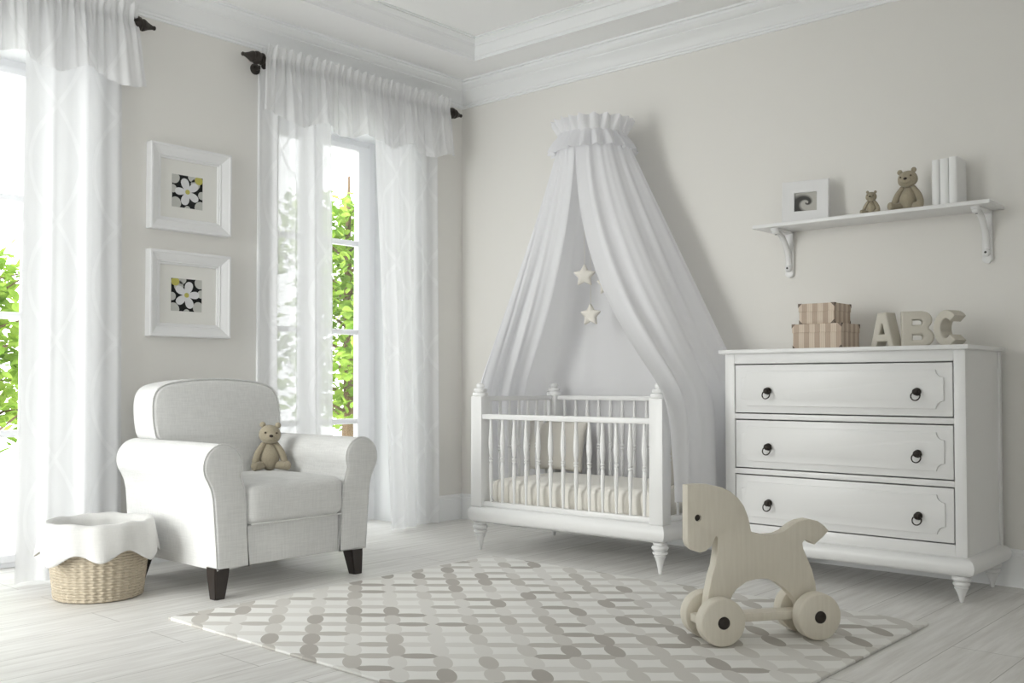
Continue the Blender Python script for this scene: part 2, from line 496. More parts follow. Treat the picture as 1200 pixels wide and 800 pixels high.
# windows: outer frame, two glazed leaves with three bars each
GZ = [.072, .726, 1.369, 2.012, 2.688]
for k, (a, b) in enumerate(OP):
    w = struct('window_%d' % (k+1), B(), SASH)
    bm = B()
    xo, xi = -.52, -.44
    box(bm, xo, xi, a, a+.075, 0, OZ, .004); box(bm, xo, xi, b-.075, b, 0, OZ, .004)
    box(bm, xo, xi, a+.075, b-.075, OZ-.05, OZ, .004); box(bm, xo, xi, a+.075, b-.075, 0, .03, .004)
    bm.to_mesh(w.data); bm.free()
    m0 = (a+b)/2
    for (l0, l1, s0, s1) in ((a+.078, m0-.002, .105, .085), (m0+.002, b-.078, .085, .105)):
        sx0, sx1 = -.475, -.42
        g0, g1 = l0+s0, l1-s1
        bm = B()
        box(bm, sx0, sx1, l0, g0, .032, OZ-.052, .006); box(bm, sx0, sx1, g1, l1, .032, OZ-.052, .006)
        box(bm, sx0, sx1, g0, g1, .032, GZ[0], .004); box(bm, sx0, sx1, g0, g1, GZ[4], OZ-.052, .004)
        for z in GZ[1:4]: box(bm, sx0+.006, sx1-.006, g0, g1, z-.019, z+.019, .006)
        lf = obj('sash', bm, SASH, w)
        for z0, z1 in ((GZ[i]+(.019 if i else 0), GZ[i+1]-(.019 if i < 3 else 0)) for i in range(4)):
            bm = B(); box(bm, -.450, -.446, g0, g1, z0, z1); obj('pane', bm, GLASS, lf, ang=0)
# glazing added in the return wall to let in sky and sun
w = struct('window_3', B(), SASH)
bm = B(); y0, y1 = BY-.14, BY-.08
box(bm, FO[0], FO[0]+.06, y0, y1, FO[2], FO[3]); box(bm, FO[1]-.06, FO[1], y0, y1, FO[2], FO[3])
box(bm, FO[0]+.06, FO[1]-.06, y0, y1, FO[2], FO[2]+.06); box(bm, FO[0]+.06, FO[1]-.06, y0, y1, FO[3]-.06, FO[3])
xm = (FO[0]+FO[1])/2
box(bm, xm-.03, xm+.03, y0, y1, FO[2]+.06, FO[3]-.06)
bm.to_mesh(w.data); bm.free()
for a, b in ((FO[0]+.06, xm-.03), (xm+.03, FO[1]-.06)):
    bm = B(); box(bm, a, b, BY-.112, BY-.108, FO[2]+.06, FO[3]-.06); obj('pane', bm, GLASS, w, ang=0)

w = struct('window_4', B(), SASH)  # added out of view to raise the fill in the room
bm = B(); x0, x1 = RX+.08, RX+.14
box(bm, x0, x1, WR[0], WR[0]+.06, WR[2], WR[3]); box(bm, x0, x1, WR[1]-.06, WR[1], WR[2], WR[3])
box(bm, x0, x1, WR[0]+.06, WR[1]-.06, WR[2], WR[2]+.06); box(bm, x0, x1, WR[0]+.06, WR[1]-.06, WR[3]-.06, WR[3])
bm.to_mesh(w.data); bm.free()
bm = B(); box(bm, RX+.108, RX+.112, WR[0]+.06, WR[1]-.06, WR[2]+.06, WR[3]-.06); obj('pane', bm, GLASS, w, ang=0)

# outside: pale terrace and two trees in leaf
bm = B(); box(bm, -9, -.56, -9, 7, -.2, -.03); box(bm, -.56, BX, -9, BY-.21, -.2, -.03); o = struct('ground', bm, TERR, ang=0)
def tree(x, y, label, zc, spread, nl, seed, zlo, zhi):
    rnd = random.Random(seed)
    t = thing('garden_tree', label, 'tree', (x, y, -.03))
    bm = B()
    tube(bm, [(0, 0, 0), (.03, .02, .8), (-.02, .05, 1.6), (.02, 0, 2.4), (0, .03, 3.2)], [.07, .06, .05, .035, .012], 8)
    br = []
    for k in range(26):
        z = zlo+(zhi-zlo)*k/25; an = k*2.4+rnd.random(); L = spread*(.55+.6*rnd.random())
        e = Vector((math.cos(an)*L, math.sin(an)*L, z+.15+.25*rnd.random()))
        m = Vector((math.cos(an)*L*.5, math.sin(an)*L*.5, z+.16))
        s = Vector((0, .02, z)); br.append((s, m, e))
        tube(bm, [s, m, e], [.018, .011, .004], 5)
    obj('trunk', bm, BARK, t)
    bm = B()
    for k in range(nl):
        s, m, e = rnd.choice(br); q = rnd.random()**.7
        p = (s*(1-q)**2+m*2*q*(1-q)+e*q*q)+Vector((rnd.gauss(0, .13), rnd.gauss(0, .13), rnd.gauss(0, .11)))
        L = .075+.05*rnd.random(); wd = L*.42
        R = Matrix.Rotation(rnd.uniform(0, 2*PI), 3, 'Z') @ Matrix.Rotation(rnd.uniform(-1.3, .3), 3, 'Y') @ Matrix.Rotation(rnd.uniform(-.7, .7), 3, 'X')
        mid = []; lf = []; rt = []
        for u, ww in ((0, 0), (.25, .8), (.55, 1), (.82, .6), (1, 0)):
            zz = -.18*L*u*u
            mid.append(bm.verts.new(p+R @ Vector((u*L, 0, zz))))
            if 0 < u < 1:
                lf.append(bm.verts.new(p+R @ Vector((u*L, ww*wd, zz+.12*wd*2)))); rt.append(bm.verts.new(p+R @ Vector((u*L, -ww*wd, zz+.12*wd*2))))
        for sd, fl in ((lf, 0), (rt, 1)):
            fs = [(mid[0], mid[1], sd[0]), (mid[1], mid[2], sd[1], sd[0]), (mid[2], mid[3], sd[2], sd[1]), (mid[3], mid[4], sd[2])]
            for f in fs: bm.faces.new(f[::-1] if fl else f)
    f = obj('foliage', bm, LEAF, t, ang=0)
    for pl in f.data.polygons: pl.use_smooth = True
    return t
tree(-3.0, 1.35, 'leafy green tree outside the window beyond the armchair', 1.6, .75, 2600, 3, .55, 2.75)
tree(-3.0, -2.35, 'leafy green tree outside the window beside the laundry basket', 1.2, .5, 1500, 5, .5, 1.75)

# ------------------------------------------------------------------ curtains
def curtain(label, y0, y1, y0b, y1b, npl, seed, x=.075, group=None):
    rnd = random.Random(seed); ph = [rnd.uniform(0, 6.28) for _ in range(5)]
    N, R = 150, 34; bm = B(); rows = []
    for i in range(R):
        t = i/(R-1); z = 2.97*(1-t)+.012*t
        row = []
        for j in range(N):
            s = j/(N-1)
            y = (y0*(1-t)+y0b*t)*(1-s)+(y1*(1-t)+y1b*t)*s
            a = .011+.008*t
            w = math.sin(2*PI*npl*s+ph[0]+.5*math.sin(3*t+ph[1]))+.45*math.sin(2*PI*npl*1.9*s+ph[2]+.7*t)
            w += .5*math.sin(2*PI*s*1.3+ph[3]+t)
            row.append((x+.015+a*w+.02*t-(.035 if npl != 4 or y1 > -1 else 0)*max(0, min(1, (s-.55)/.15)), y+.008*math.cos(2*PI*npl*s+ph[0]), z))
        rows.append(row)
    grid(bm, rows)
    o = obj('sheer_curtain', bm, SHEER, ang=180); settle(o, (x, (y0+y1)/2, .012))
    return tag(o, label, 'curtain', group)
curtain('long sheer white curtain panel hanging beside the laundry basket', -3.22, -2.70, -3.25, -2.68, 3, 11)
curtain('long sheer white curtain panel falling behind the armchair back', -1.84, -1.31, -1.84, -1.28, 4, 12)
curtain('long sheer white curtain panel nearest the corner of the room, reaching the floor', -.95, -.335, -.80, -.335, 4, 13)

def valance(label, y0, y1, seed):
    rnd = random.Random(seed); bm = B(); rows = []
    N = 420; xr = .105
    L = y1-y0; nw = 27
    phs = [rnd.uniform(0, 6.28) for _ in range(6)]
    prof = [(3.046, .018, .5), (3.02, .012, .7), (2.995, .004, 1), (2.985, .0, 1), (2.96, .0, 1), (2.935, .0, 1), (2.92, .004, 1), (2.89, .008, .8), (2.84, .012, .55), (2.78, .017, .4), (2.72, .022, .3), (2.66, .026, .25), (2.612, .03, .22)]
    for side in (1,):
        for i, (z, off, hf) in enumerate(prof):
            row = []
            tt = i/(len(prof)-1)
            for j in range(N):
                s = j/(N-1)
                lo = math.sin(2*PI*8.5*s+phs[0]+1.3*math.sin(2*PI*2*s+phs[1])+.6*tt)
                hi = math.sin(2*PI*nw*s+phs[2]+1.2*math.sin(2*PI*3*s+phs[3]))
                vh = math.sin(2*PI*47*s+phs[4]+math.sin(2*PI*5*s))
                amp_lo = .024*max(0, (tt-.45)/.55); amp_hi = .010*(.35+.65*min(1, abs(z-2.96)/.09))*(1 if tt < .6 else .7); amp_vh = .006*hf
                x = xr+.026+off+amp_lo*lo+amp_hi*hi+amp_vh*vh
                fl = (s-.5)*2
                y = y0+L*s+.05*tt*tt*fl*abs(fl)**6
                zz = z+(.005*hi+.005*vh if i == 0 else 0)+(.03*math.sin(2*PI*4.2*s+phs[5])*tt**3)
                row.append((x, y, zz))
            rows.append(row)
    # back leg of the rod pocket
    grid(bm, rows)
    back = []
    for z in (3.035, 3.0, 2.985, 2.935, 2.92):
        row = []
        for j in range(N):
            s = j/(N-1); hi = math.sin(2*PI*nw*s+phs[2]+1.2*math.sin(2*PI*3*s+phs[3])); vh = math.sin(2*PI*47*s+phs[4])
            row.append((xr-.026+.006*hi+.005*vh, y0+L*s, z+.008*hi))
        back.append(row)
    grid(bm, back)
    o = obj('curtain_valance', bm, VALM, ang=180); settle(o, (xr, (y0+y1)/2, 2.6))
    return tag(o, label, 'valance')
valance('gathered sheer valance over the window beside the laundry basket', -4.20, -2.66, 21)
valance('gathered sheer valance over the window nearest the corner', -1.83, -.27, 22)

def rod(label, y0, y1):
    t = thing('curtain_rod', label, 'curtain rod', (.105, (y0+y1)/2, 2.96))
    bm = B(); tube(bm, [(.105, y0, 2.96), (.105, y1, 2.96)], .016, 14); obj('rod', bm, BRONZE, t, world=True)
    fp = [(.016, -.005), (.03, 0), (.036, .006), (.036, .014), (.026, .02), (.03, .026), (.037, .034), (.040, .046), (.038, .058), (.030, .066), (.030, .071),
          (.034, .076), (.032, .084), (.024, .098), (.017, .115), (.012, .130), (.011, .140), (.013, .144), (.009, .150), (0, .151)]
    for y, sg in ((y0, -1), (y1, 1)):
        bm = B(); lathe(bm, fp, Matrix.Translation((.105, y, 2.96)) @ Matrix.Rotation(-sg*PI/2, 4, 'X'), 20); obj('finial', bm, BRONZE, t, world=True)
        yb = y-sg*.0
        bm = B()
        lathe(bm, [(.034, 0), (.034, .008), (.028, .014), (.012, .018), (.012, .085), (.02, .09), (.02, .1), (0, .1)], Matrix.Translation((0, yb-sg*.012, 2.925)) @ Matrix.Rotation(PI/2, 4, 'Y'), 18)
        tube(bm, [(.095, yb-sg*.012, 2.925), (.105, yb-sg*.012, 2.93), (.105, yb-sg*.012, 2.946)], .011, 8)
        obj('bracket', bm, BRONZE, t, world=True)
rod('dark bronze curtain rod over the window beside the laundry basket', -4.24, -2.69)
rod('dark bronze curtain rod with turned finials over the window nearest the corner', -1.835, -.265)

# ------------------------------------------------------------------ framed flower prints
def flower(bm, mi_off, cx, cz, R, rot, y_of, squash=1):
    for k in range(5):
        an = rot+k*2*PI/5; pts = []
        for q in range(18):
            u = q/17*2*PI
            rr = .52+.46*math.cos(u); ww = .30*math.sin(u)*(.55+.55*rr)
            a2 = an
            px = math.cos(a2)*rr*R-math.sin(a2)*ww*R+.06*R*math.sin(u)*math.cos(an+1.57); pz = math.sin(a2)*rr*R+math.cos(a2)*ww*R
            pts.append((px, pz))
        yield [(cx+a, cz+b) for a, b in pts]
def wall_frame(label, yc, zc, W, H, pc, mirror, petals):
    t = thing('picture_frame', label, 'picture frame', (0, yc, zc-H/2), group=None)
    bm = B()
    pr = [(0, 0), (0, .052), (-.004, .055), (-.013, .055), (-.017, .051), (-.022, .049), (-.04, .040), (-.056, .031), (-.058, .033), (-.064, .033), (-.066, .029),
          (-.066, .026), (-.072, .026), (-.076, .023), (-.076, .012)]
    sweep_rect(bm, pr, yc-W/2, yc+W/2, zc-H/2, zc+H/2, ax=lambda u, v, d: (d, u, v))
    box(bm, .001, .008, yc-W/2+.01, yc+W/2-.01, zc-H/2+.01, zc+H/2-.01)
    obj('frame', bm, FRAMEM, t, world=True, ang=25)
    bm = B(); box(bm, .008, .013, yc-W/2+.03, yc+W/2-.03, zc-H/2+.03, zc+H/2-.03); obj('mat_board', bm, MATBOARD, t, world=True, ang=0)
    # the print: white five-petalled flower on black, one sheet with its printed shapes
    py, pz = pc; hw, hh = .097, .093
    bm = B()
    def poly(pts, x, mi):
        q = []
        for a, b in pts:
            a = max(-hw, min(hw, a)); b = max(-hh, min(hh, b))
            q.append((a, b))
        try: f = bm.faces.new([bm.verts.new((x, py+a, pz+b)) for a, b in q]); f.material_index = mi
        except ValueError: pass
    box(bm, .0131, .0140, py-hw, py+hw, pz-hh, pz+hh)
    mx = -1 if mirror else 1
    blobs = [(-.085, .075, .035), (-.093, .01, .024), (-.075, -.07, .035), (.03, .09, .028), (.085, -.085, .04), (.092, -.01, .024), (.05, .05, .03), (.0, -.1, .02)]
    for a, b, r in blobs: poly([(mx*a+r*math.cos(u*PI/8), b+r*math.sin(u*PI/8)) for u in range(16)], .0142, 3)
    poly([(mx*.072+.026*math.cos(u*PI/8), .075+.024*math.sin(u*PI/8)) for u in range(16)], .0143, 2)
    for i, pts in enumerate(flower(bm, 0, 0, 0, .082, petals, None)): poly(pts, .0144+i*.0001, 1)
    poly([(.015*math.cos(u*PI/8), .014*math.sin(u*PI/8)) for u in range(16)], .0151, 2)
    obj('print', bm, [PBLACK, PPETAL, PYELL, PGREY], t, world=True, ang=0)
wall_frame('square white frame with flower print, upper of the two on the window wall', -2.27, 2.108, .515, .485, (-2.28, 2.10), False, 1.9)
wall_frame('square white frame with flower print, lower of the two, above the armchair', -2.27, 1.506, .515, .485, (-2.28, 1.505), True, 1.3)

# ------------------------------------------------------------------ armchair
YC = -2.325
ac = thing('armchair', 'pale grey linen armchair with rolled arms and dark tapered legs', 'armchair', (.72, YC, 0))
def arm_poly(s):
    P = [(.272, .135), (.445, .135), (.452, .25), (.462, .38), (.468, .46), (.478, .505)]
    P += arc(.415, .612, .105, -38, 205, 22)
    P += [(.300, .50), (.290, .42)]
    return [(YC+s*a, b) for a, b in P]
for s in (-1, 1):
    bm = B(); prism(bm, arm_poly(s), 'x', .30, 1.13, .016, 3); o = obj('arm', bm, LINEN, ac, world=True, ang=50)
    # welt cord round the front of the arm
    pts = [(1.124, y, z) for y, z in arm_poly(s)]
    bm = B(); tube(bm, [(1.122, y, z) for y, z in arm_poly(s)], .0042, 6, closed=True); obj('welt', bm, LINEN, o, world=True)
bm = B(); box(bm, .30, 1.112, YC-.275, YC+.275, .135, .325, .012, 2); obj('base', bm, LINEN, ac, world=True)
# seat cushion: rounded slab with a soft crown
def cushion(bm, x0, x1, y0, y1, z0, z1, r, crown, nx=22, ny=22):
    cx, cy = (x0+x1)/2, (y0+y1)/2; hx, hy, hz = (x1-x0)/2, (y1-y0)/2, (z1-z0)/2
    bmesh_tmp = bmesh.new(); bmesh.ops.create_cube(bmesh_tmp, size=2)
    bmesh.ops.subdivide_edges(bmesh_tmp, edges=list(bmesh_tmp.edges), cuts=18, use_grid_fill=True)
    for v in bmesh_tmp.verts:
        p = Vector((v.co.x*hx, v.co.y*hy, v.co.z*hz))
        c = Vector((max(-hx+r, min(hx-r, p.x)), max(-hy+r, min(hy-r, p.y)), max(-hz+r, min(hz-r, p.z))))
        d = p-c
        if d.length > 1e-9: p = c+d.normalized()*r
        u, w, q = p.x/hx, p.y/hy, p.z/hz
        k = max(0, 1-u*u)*max(0, 1-w*w)
        p.z += crown*k*q
        p.x += .012*max(0, 1-w*w)*max(0, 1-q*q)*(1 if u > .9 else 0)
        v.co = p+Vector((cx, cy, (z0+z1)/2))
    me = bpy.data.meshes.new('tmp'); bmesh_tmp.to_mesh(me); bmesh_tmp.free(); bm.from_mesh(me); bpy.data.meshes.remove(me)
bm = B(); cushion(bm, .50, 1.145, YC-.287, YC+.287, .325, .522, .045, .016); sc = obj('seat_cushion', bm, LINEN, ac, world=True, ang=180)
bm = B(); tube(bm, [(x, y, .331) for x, y in [(1.14, YC-.27), (1.148, YC-.15), (1.152, YC), (1.148, YC+.15), (1.14, YC+.27)]], .004, 6); obj('welt', bm, LINEN, sc, world=True)
# backrest, leaning, wider above the arms
bp = [(-.27, .33), (.27, .33), (.272, .60), (.28, .685), (.33, .695), (.372, .72), (.385, .77), (.388, .85), (.378, .925), (.345, .975), (.28, 1.0), (.15, 1.018), (0, 1.024),
      (-.15, 1.018), (-.28, 1.0), (-.345, .975), (-.378, .925), (-.388, .85), (-.385, .77), (-.372, .72), (-.33, .695), (-.28, .685), (-.272, .60)]
bpp = []
N = len(bp)
for i in range(N):
    p0, p1, p2, p3 = (Vector(bp[(i+k-1) % N]) for k in range(4))
    for k in range(3):
        t_ = k/3; q = .5*((2*p1)+(p2-p0)*t_+(2*p0-5*p1+4*p2-p3)*t_*t_+(3*p1-p0-3*p2+p3)*t_**3); bpp.append((YC-.02+q.x, q.y))
bm = B(); prism(bm, bpp, 'x', .30, .515, .022, 3)
for v in bm.verts: v.co.x += -(v.co.z-.5)*.13
bk = obj('backrest', bm, LINEN, ac, world=True, ang=50)
bm = B(); tube(bm, [(.508-(z-.5)*.13, y, z) for y, z in bpp if z > .66], .004, 6); obj('welt', bm, LINEN, bk, world=True)
for lx, ly, dx, dy in ((1.085, YC-.415, .015, -.012), (1.075, YC+.395, .012, .012), (.38, YC-.40, -.03, -.012), (.38, YC+.40, -.03, .012)):
    bm = B()
    rows = []
    for z, h, k in ((.145, .040, 0), (.10, .037, .3), (.0, .026, 1)):
        rows.append([(lx+a*h+dx*k, ly+b*h+dy*k, z) for a, b in ((-1, -1), (1, -1), (1, 1), (-1, 1))])
    V = grid(bm, rows, close_u=True); bm.faces.new(V[0]); bm.faces.new(V[-1][::-1])
    bmesh.ops.recalc_face_normals(bm, faces=list(bm.faces))
    bmesh.ops.bevel(bm, geom=[e for e in bm.edges if abs((e.verts[0].co-e.verts[1].co).normalized().z) > .7], offset=.005, segments=2, affect='EDGES')
    obj('leg', bm, LEGWOOD, ac, world=True)

# ------------------------------------------------------------------ teddy bears
def ellip(bm, c, r, R=None, su=20, sv=14, fn=None):
    M = R or Matrix.Identity(3)
    r_ = bmesh.ops.create_uvsphere(bm, u_segments=su, v_segments=sv, radius=1)
    for v in r_['verts']:
        p = Vector((v.co.x*r[0], v.co.y*r[1], v.co.z*r[2]))
        if fn: p = fn(p)
        v.co = M @ p+Vector(c)
def limb(bm, pts, rad, seg=14):
    """rounded tapering limb through points"""
    P = [Vector(p) for p in pts]; fine = []; rr = []
    n = len(P)
    for i in range(n-1):
        p0, p1, p2, p3 = P[max(i-1, 0)], P[i], P[i+1], P[min(i+2, n-1)]
        for k in range(6):
            t = k/6
            fine.append(.5*((2*p1)+(p2-p0)*t+(2*p0-5*p1+4*p2-p3)*t*t+(3*p1-p0-3*p2+p3)*t**3)); rr.append(rad[i]*(1-t)+rad[i+1]*t)
    fine.append(P[-1]); rr.append(rad[-1])
    a0 = (fine[0]-fine[1]).normalized(); a1 = (fine[-1]-fine[-2]).normalized()
    pre = [(fine[0]+a0*rr[0]*math.sin(q), rr[0]*math.cos(q)) for q in (1.45, 1.1, .7, .35)]
    post = [(fine[-1]+a1*rr[-1]*math.sin(q), rr[-1]*math.cos(q)) for q in (.35, .7, 1.1, 1.45)]
    tube(bm, [p for p, _ in pre]+fine+[p for p, _ in post], [r for _, r in pre]+rr+[r for _, r in post], seg)
def bear(label, loc, rz, H, tilt=0.0):
    """sitting plush bear of height H facing local -y"""
    t = thing('teddy_bear', label, 'teddy bear', loc, rz)
    k = H/1.0
    S = Matrix.Scale(k, 4)
    def put(name, bm, m, par): bm.transform(S); return obj(name, bm, m, par, ang=180)
    bm = B(); ellip(bm, (0, .02, .29), (.21, .19, .31), fn=lambda p: Vector((p.x*(1-.42*(p.z/.31+.2)*(1 if p.z > -.06 else 0)), p.y*(1-.35*max(0, p.z/.31)), p.z)))
    put('torso', bm, PLUSH, t)
    Rh = Matrix.Rotation(tilt, 3, 'Y') @ Matrix.Rotation(.08, 3, 'X')
    hc = Vector((0, -.02, .735))
    bm = B()
    def hf(p):
        if p.y < 0: p.z -= .05*(-p.y/.2); p.x *= 1-.10*(-p.y/.2)
        p.x *= 1+.12*max(0, -p.z/.19)
        return p
    ellip(bm, hc, (.222, .20, .19), Rh, 24, 18, hf)
    ellip(bm, hc+Rh @ Vector((0, -.15, -.045)), (.12, .09, .085), Rh)
    hd = put('head', bm, PLUSH, t)
    for s in (-1, 1):
        bm = B(); ellip(bm, hc+Rh @ Vector((s*.155, .03, .185)), (.062, .034, .062), Rh, 16, 12); put('ear', bm, PLUSH, hd)
        bm = B(); ellip(bm, hc+Rh @ Vector((s*.115, -.165, .045)), (.022, .014, .022), Rh, 12, 8); put('eye', bm, EYEM, hd)
    bm = B(); ellip(bm, hc+Rh @ Vector((0, -.232, -.012)), (.042, .022, .030), Rh, 14, 10); put('nose', bm, NOSEM, hd)
    for s in (-1, 1):
        bm = B(); limb(bm, [(s*.13, 0, .52), (s*.23, -.02, .36), (s*.285, -.05, .20), (s*.30, -.09, .085)], [.06, .072, .075, .062])
        put('arm', bm, PLUSH, t)
        bm = B(); limb(bm, [(s*.12, .02, .10), (s*.22, -.12, .092), (s*.30, -.22, .085)], [.085, .085, .08]); ellip(bm, (s*.325, -.26, .095), (.085, .068, .094), Matrix.Rotation(s*.6, 3, 'Z'))
        put('leg', bm, PLUSH, t)
    return t
bear('beige plush teddy bear sitting on the armchair seat', (.625, -2.135, .532), math.radians(62), .262, .06)
bear('small plush teddy bear on the wall shelf, next to the swirl picture', (3.168, -.175, 1.886), math.radians(8), .128, .05)
bear('large plush teddy bear on the wall shelf, next to the white books', (3.355, -.165, 1.886), math.radians(6), .222, -.1)

# ------------------------------------------------------------------ laundry basket
bk = thing('laundry_basket', 'round wicker laundry basket with white cloth liner over its rim', 'basket', (.615, -3.08, 0))
bm = B(); rows = []; NT = 264; RW = 26; BH = .335
for i in range(RW*4+1):
    z = .004+BH*i/(RW*4); row = []; rowi = i/4
    t = z/BH; r0 = .192+.038*t
    for j in range(NT):
        th = 2*PI*j/NT
        sgn = 1 if int(rowi) % 2 == 0 else -1
        strand = abs(math.sin(PI*rowi))**.7
        d = .0024*math.cos(33*th)+.0022*sgn*math.cos(16.5*2*th+1.57)*strand+.0048*strand
        row.append(((r0+d)*math.cos(th), (r0+d)*math.sin(th), z))
    rows.append(row)
V = grid(bm, rows, close_u=True); bm.faces.new(V[0])
inner = [[(rr*math.cos(2*PI*j/NT), rr*math.sin(2*PI*j/NT), z) for j in range(NT)] for rr, z in ((.229, BH+.008), (.222, BH+.006), (.212, .26), (.176, .03))]
V2 = grid(bm, inner, close_u=True); bm.faces.new(V2[-1])
for j in range(NT): bm.faces.new((V[-1][j], V[-1][(j+1) % NT], V2[0][(j+1) % NT], V2[0][j]))
obj('wicker_body', bm, WICKER, bk, ang=60)
bm = B(); rows = []; NT = 200
def hem(th):
    f = .5+.5*math.sin(7*th+1.3)
    g = .5+.5*math.sin(3*th+2.2)
    return .175+.045*f+.022*g
def wob(th, z): return .0035*math.sin(7*th+1.3+z*9)+.0025*math.sin(13*th+2)
prof = [(.164, .06), (.178, .16), (.188, .27), (.196, .325), (.208, .352), (.223, .362), (.238, .356), (.248, .338), (.255, .31)]
for r, z in prof:
    rows.append([((r+wob(2*PI*j/NT, z))*math.cos(2*PI*j/NT), (r+wob(2*PI*j/NT, z))*math.sin(2*PI*j/NT), z+.003*math.sin(5*2*PI*j/NT+1)+.002*math.sin(11*2*PI*j/NT)) for j in range(NT)])
for q in range(1, 11):
    row = []
    for j in range(NT):
        th = 2*PI*j/NT; t = q/10; z = (.31+.003*math.sin(5*th+1))*(1-t)+hem(th)*t
        fold = (.011*math.sin(7*th+1.3+3)+.005*math.sin(15*th+2))*t
        r = .255+wob(th, z)*(1-t)+.020*t-.007*t*t+fold
        row.append((r*math.cos(th), r*math.sin(th), z))
    rows.append(row)
V = grid(bm, rows, close_u=True); bm.faces.new(V[0])
o = obj('cloth_liner', bm, CLOTH, bk, ang=180)
md = o.modifiers.new('thick', 'SOLIDIFY'); md.thickness = .003

# ------------------------------------------------------------------ crib
cr = thing('crib', 'white wooden baby crib with turned spindles and stacked ball finials', 'crib', (1.065, -.932, 0), math.radians(1.9))
CL, CD = 1.25, .735
def cobj(name, bm, m=WHITE, par=None, ang=35): return obj(name, bm, m, par or cr, ang=ang)
bm = B()
pf = [(-.12, .268), (.012, .268), (.030, .264), (.045, .254), (.055, .238), (.058, .220), (.055, .200), (.046, .183), (.034, .172), (.015, .165), (-.12, .165)]
V = sweep_rect(bm, pf, 0, CL, 0, CD); bm.faces.new(V[0]); bm.faces.new(V[-1])
cobj('base_moulding', bm)
legp = [(0, 0), (.008, .001), (.010, .006), (.013, .03), (.019, .06), (.027, .085), (.032, .094), (.033, .097), (.027, .1), (.028, .103), (.038, .107), (.041, .113), (.038, .119),
        (.03, .122), (.03, .125), (.040, .129), (.045, .137), (.045, .143), (.040, .150), (.031, .153), (.031, .156), (.037, .159), (.037, .168)]
finp = [(.036, .918), (.044, .920), (.0475, .926), (.0475, .938), (.044, .944), (.030, .9455), (.030, .9475), (.036, .949), (.039, .954), (.039, .963), (.036, .968), (.018, .9695), (.018, .972), (.022, .974), (.0245, .979), (.0245, .989), (.021, .996), (.010, 1.001), (0, 1.001)]
for x in (0, CL):
    for y in (0, CD):
        bm = B(); lathe(bm, legp, Matrix.Translation((x, y, 0)), 24); cobj('leg', bm)
        bm = B(); box(bm, x-.041, x+.041, y-.041, y+.041, .262, .92, .003, 2); p = cobj('post', bm)
        bm = B(); lathe(bm, finp, Matrix.Translation((x, y, 0)), 28); cobj('finial', bm, par=p)
def rail(x0, x1, y0, y1, z0, z1, nm):
    bm = B(); box(bm, x0, x1, y0, y1, z0, z1, .005, 2); cobj(nm, bm)
for y in (0, CD): rail(.04, CL-.04, y-.02, y+.02, .266, .295, 'bottom_rail')
for x in (0, CL): rail(x-.02, x+.02, .04, CD-.04, .266, .295, 'bottom_rail')
rail(.035, CL-.035, -.032, .012, .785, .816, 'drop_rail')
rail(.04, CL-.04, CD-.018, CD+.018, .892, .920, 'top_rail')
for x in (0, CL): rail(x-.018, x+.018, .04, CD-.04, .892, .920, 'top_rail')
def spindle(x, y, z1):
    z0 = .292; h = z1-z0
    pr = [(.007, 0), (.0075, .05), (.009, .15), (.0115, .30), (.0125, .38), (.0115, .44), (.0085, .478), (.0085, .482), (.0135, .490), (.0135, .504), (.0085, .512), (.0085, .516), (.0135, .524), (.0135, .536), (.0085, .545),
          (.0095, .56), (.0125, .60), (.0155, .66), (.016, .70), (.0145, .77), (.011, .87), (.0085, .95), (.0085, 1.0)]
    bm = B(); lathe(bm, [(r, z0+h*q) for r, q in pr], Matrix.Translation((x, y, 0)), 14); cobj('spindle', bm)
for i in range(1, 14):
    spindle(CL*i/14, -.006, .79); spindle(CL*i/14, CD, .896)
for i in range(1, 8):
    for x in (0, CL): spindle(x, CD*i/8, .896)
crM = MW[cr]
# mattress with a gathered sheet
mt = thing('crib_mattress', 'cream crib mattress under a gathered fitted sheet inside the crib', 'mattress', crM @ Vector((0, 0, .268)), math.radians(1.9))
bm = B()
mx0, mx1, my0, my1 = .035, CL-.035, .035, CD-.035
rc = .05
loop = []
for cx, cy, a0 in ((mx1-rc, my0+rc, -90), (mx1-rc, my1-rc, 0), (mx0+rc, my1-rc, 90), (mx0+rc, my0+rc, 180)):
    loop.append((cx, cy, a0))
per = []
def seg(p, q, n, nrm):
    for i in range(n): per.append((p[0]+(q[0]-p[0])*i/n, p[1]+(q[1]-p[1])*i/n, nrm[0], nrm[1]))
for k in range(4):
    cx, cy, a0 = loop[k]
    for i in range(8):
        a = math.radians(a0+90*i/8); per.append((cx+rc*math.cos(a), cy+rc*math.sin(a), math.cos(a), math.sin(a)))
    a = math.radians(a0+90); nx = loop[(k+1) % 4]; b = math.radians(nx[2])
    p = (cx+rc*math.cos(a), cy+rc*math.sin(a)); q = (nx[0]+rc*math.cos(b), nx[1]+rc*math.sin(b))
    L = math.hypot(q[0]-p[0], q[1]-p[1]); seg(p, q, int(L/.008), (math.cos(a), math.sin(a)))
s = 0; arcl = []
for i, p in enumerate(per):
    if i: s += math.hypot(p[0]-per[i-1][0], p[1]-per[i-1][1])
    arcl.append(s)
rows = []
for z, off, pa in ((.0, -.012, 1), (.04, -.006, 1), (.08, -.003, .9), (.115, -.004, .6), (.138, -.014, .35), (.152, -.035, .2), (.160, -.07, .08), (.166, -.14, 0), (.170, -.28, 0)):
    row = []
    for (x, y, nx, ny), sl in zip(per, arcl):
        ft = (sl/.085+.25*math.sin(sl*7)) % 1
        pl = -.026*math.exp(-((ft-.5)/.13)**2)*pa+.003*math.sin(sl*60)*pa*.3
        o_ = off+pl
        cx = x+nx*o_; cy = y+ny*o_
        if off < -.04:
            cx = max(mx0-off, min(mx1+off, x)); cy = max(my0-off, min(my1+off, y))
        row.append((cx, cy, z))
    rows.append(row)
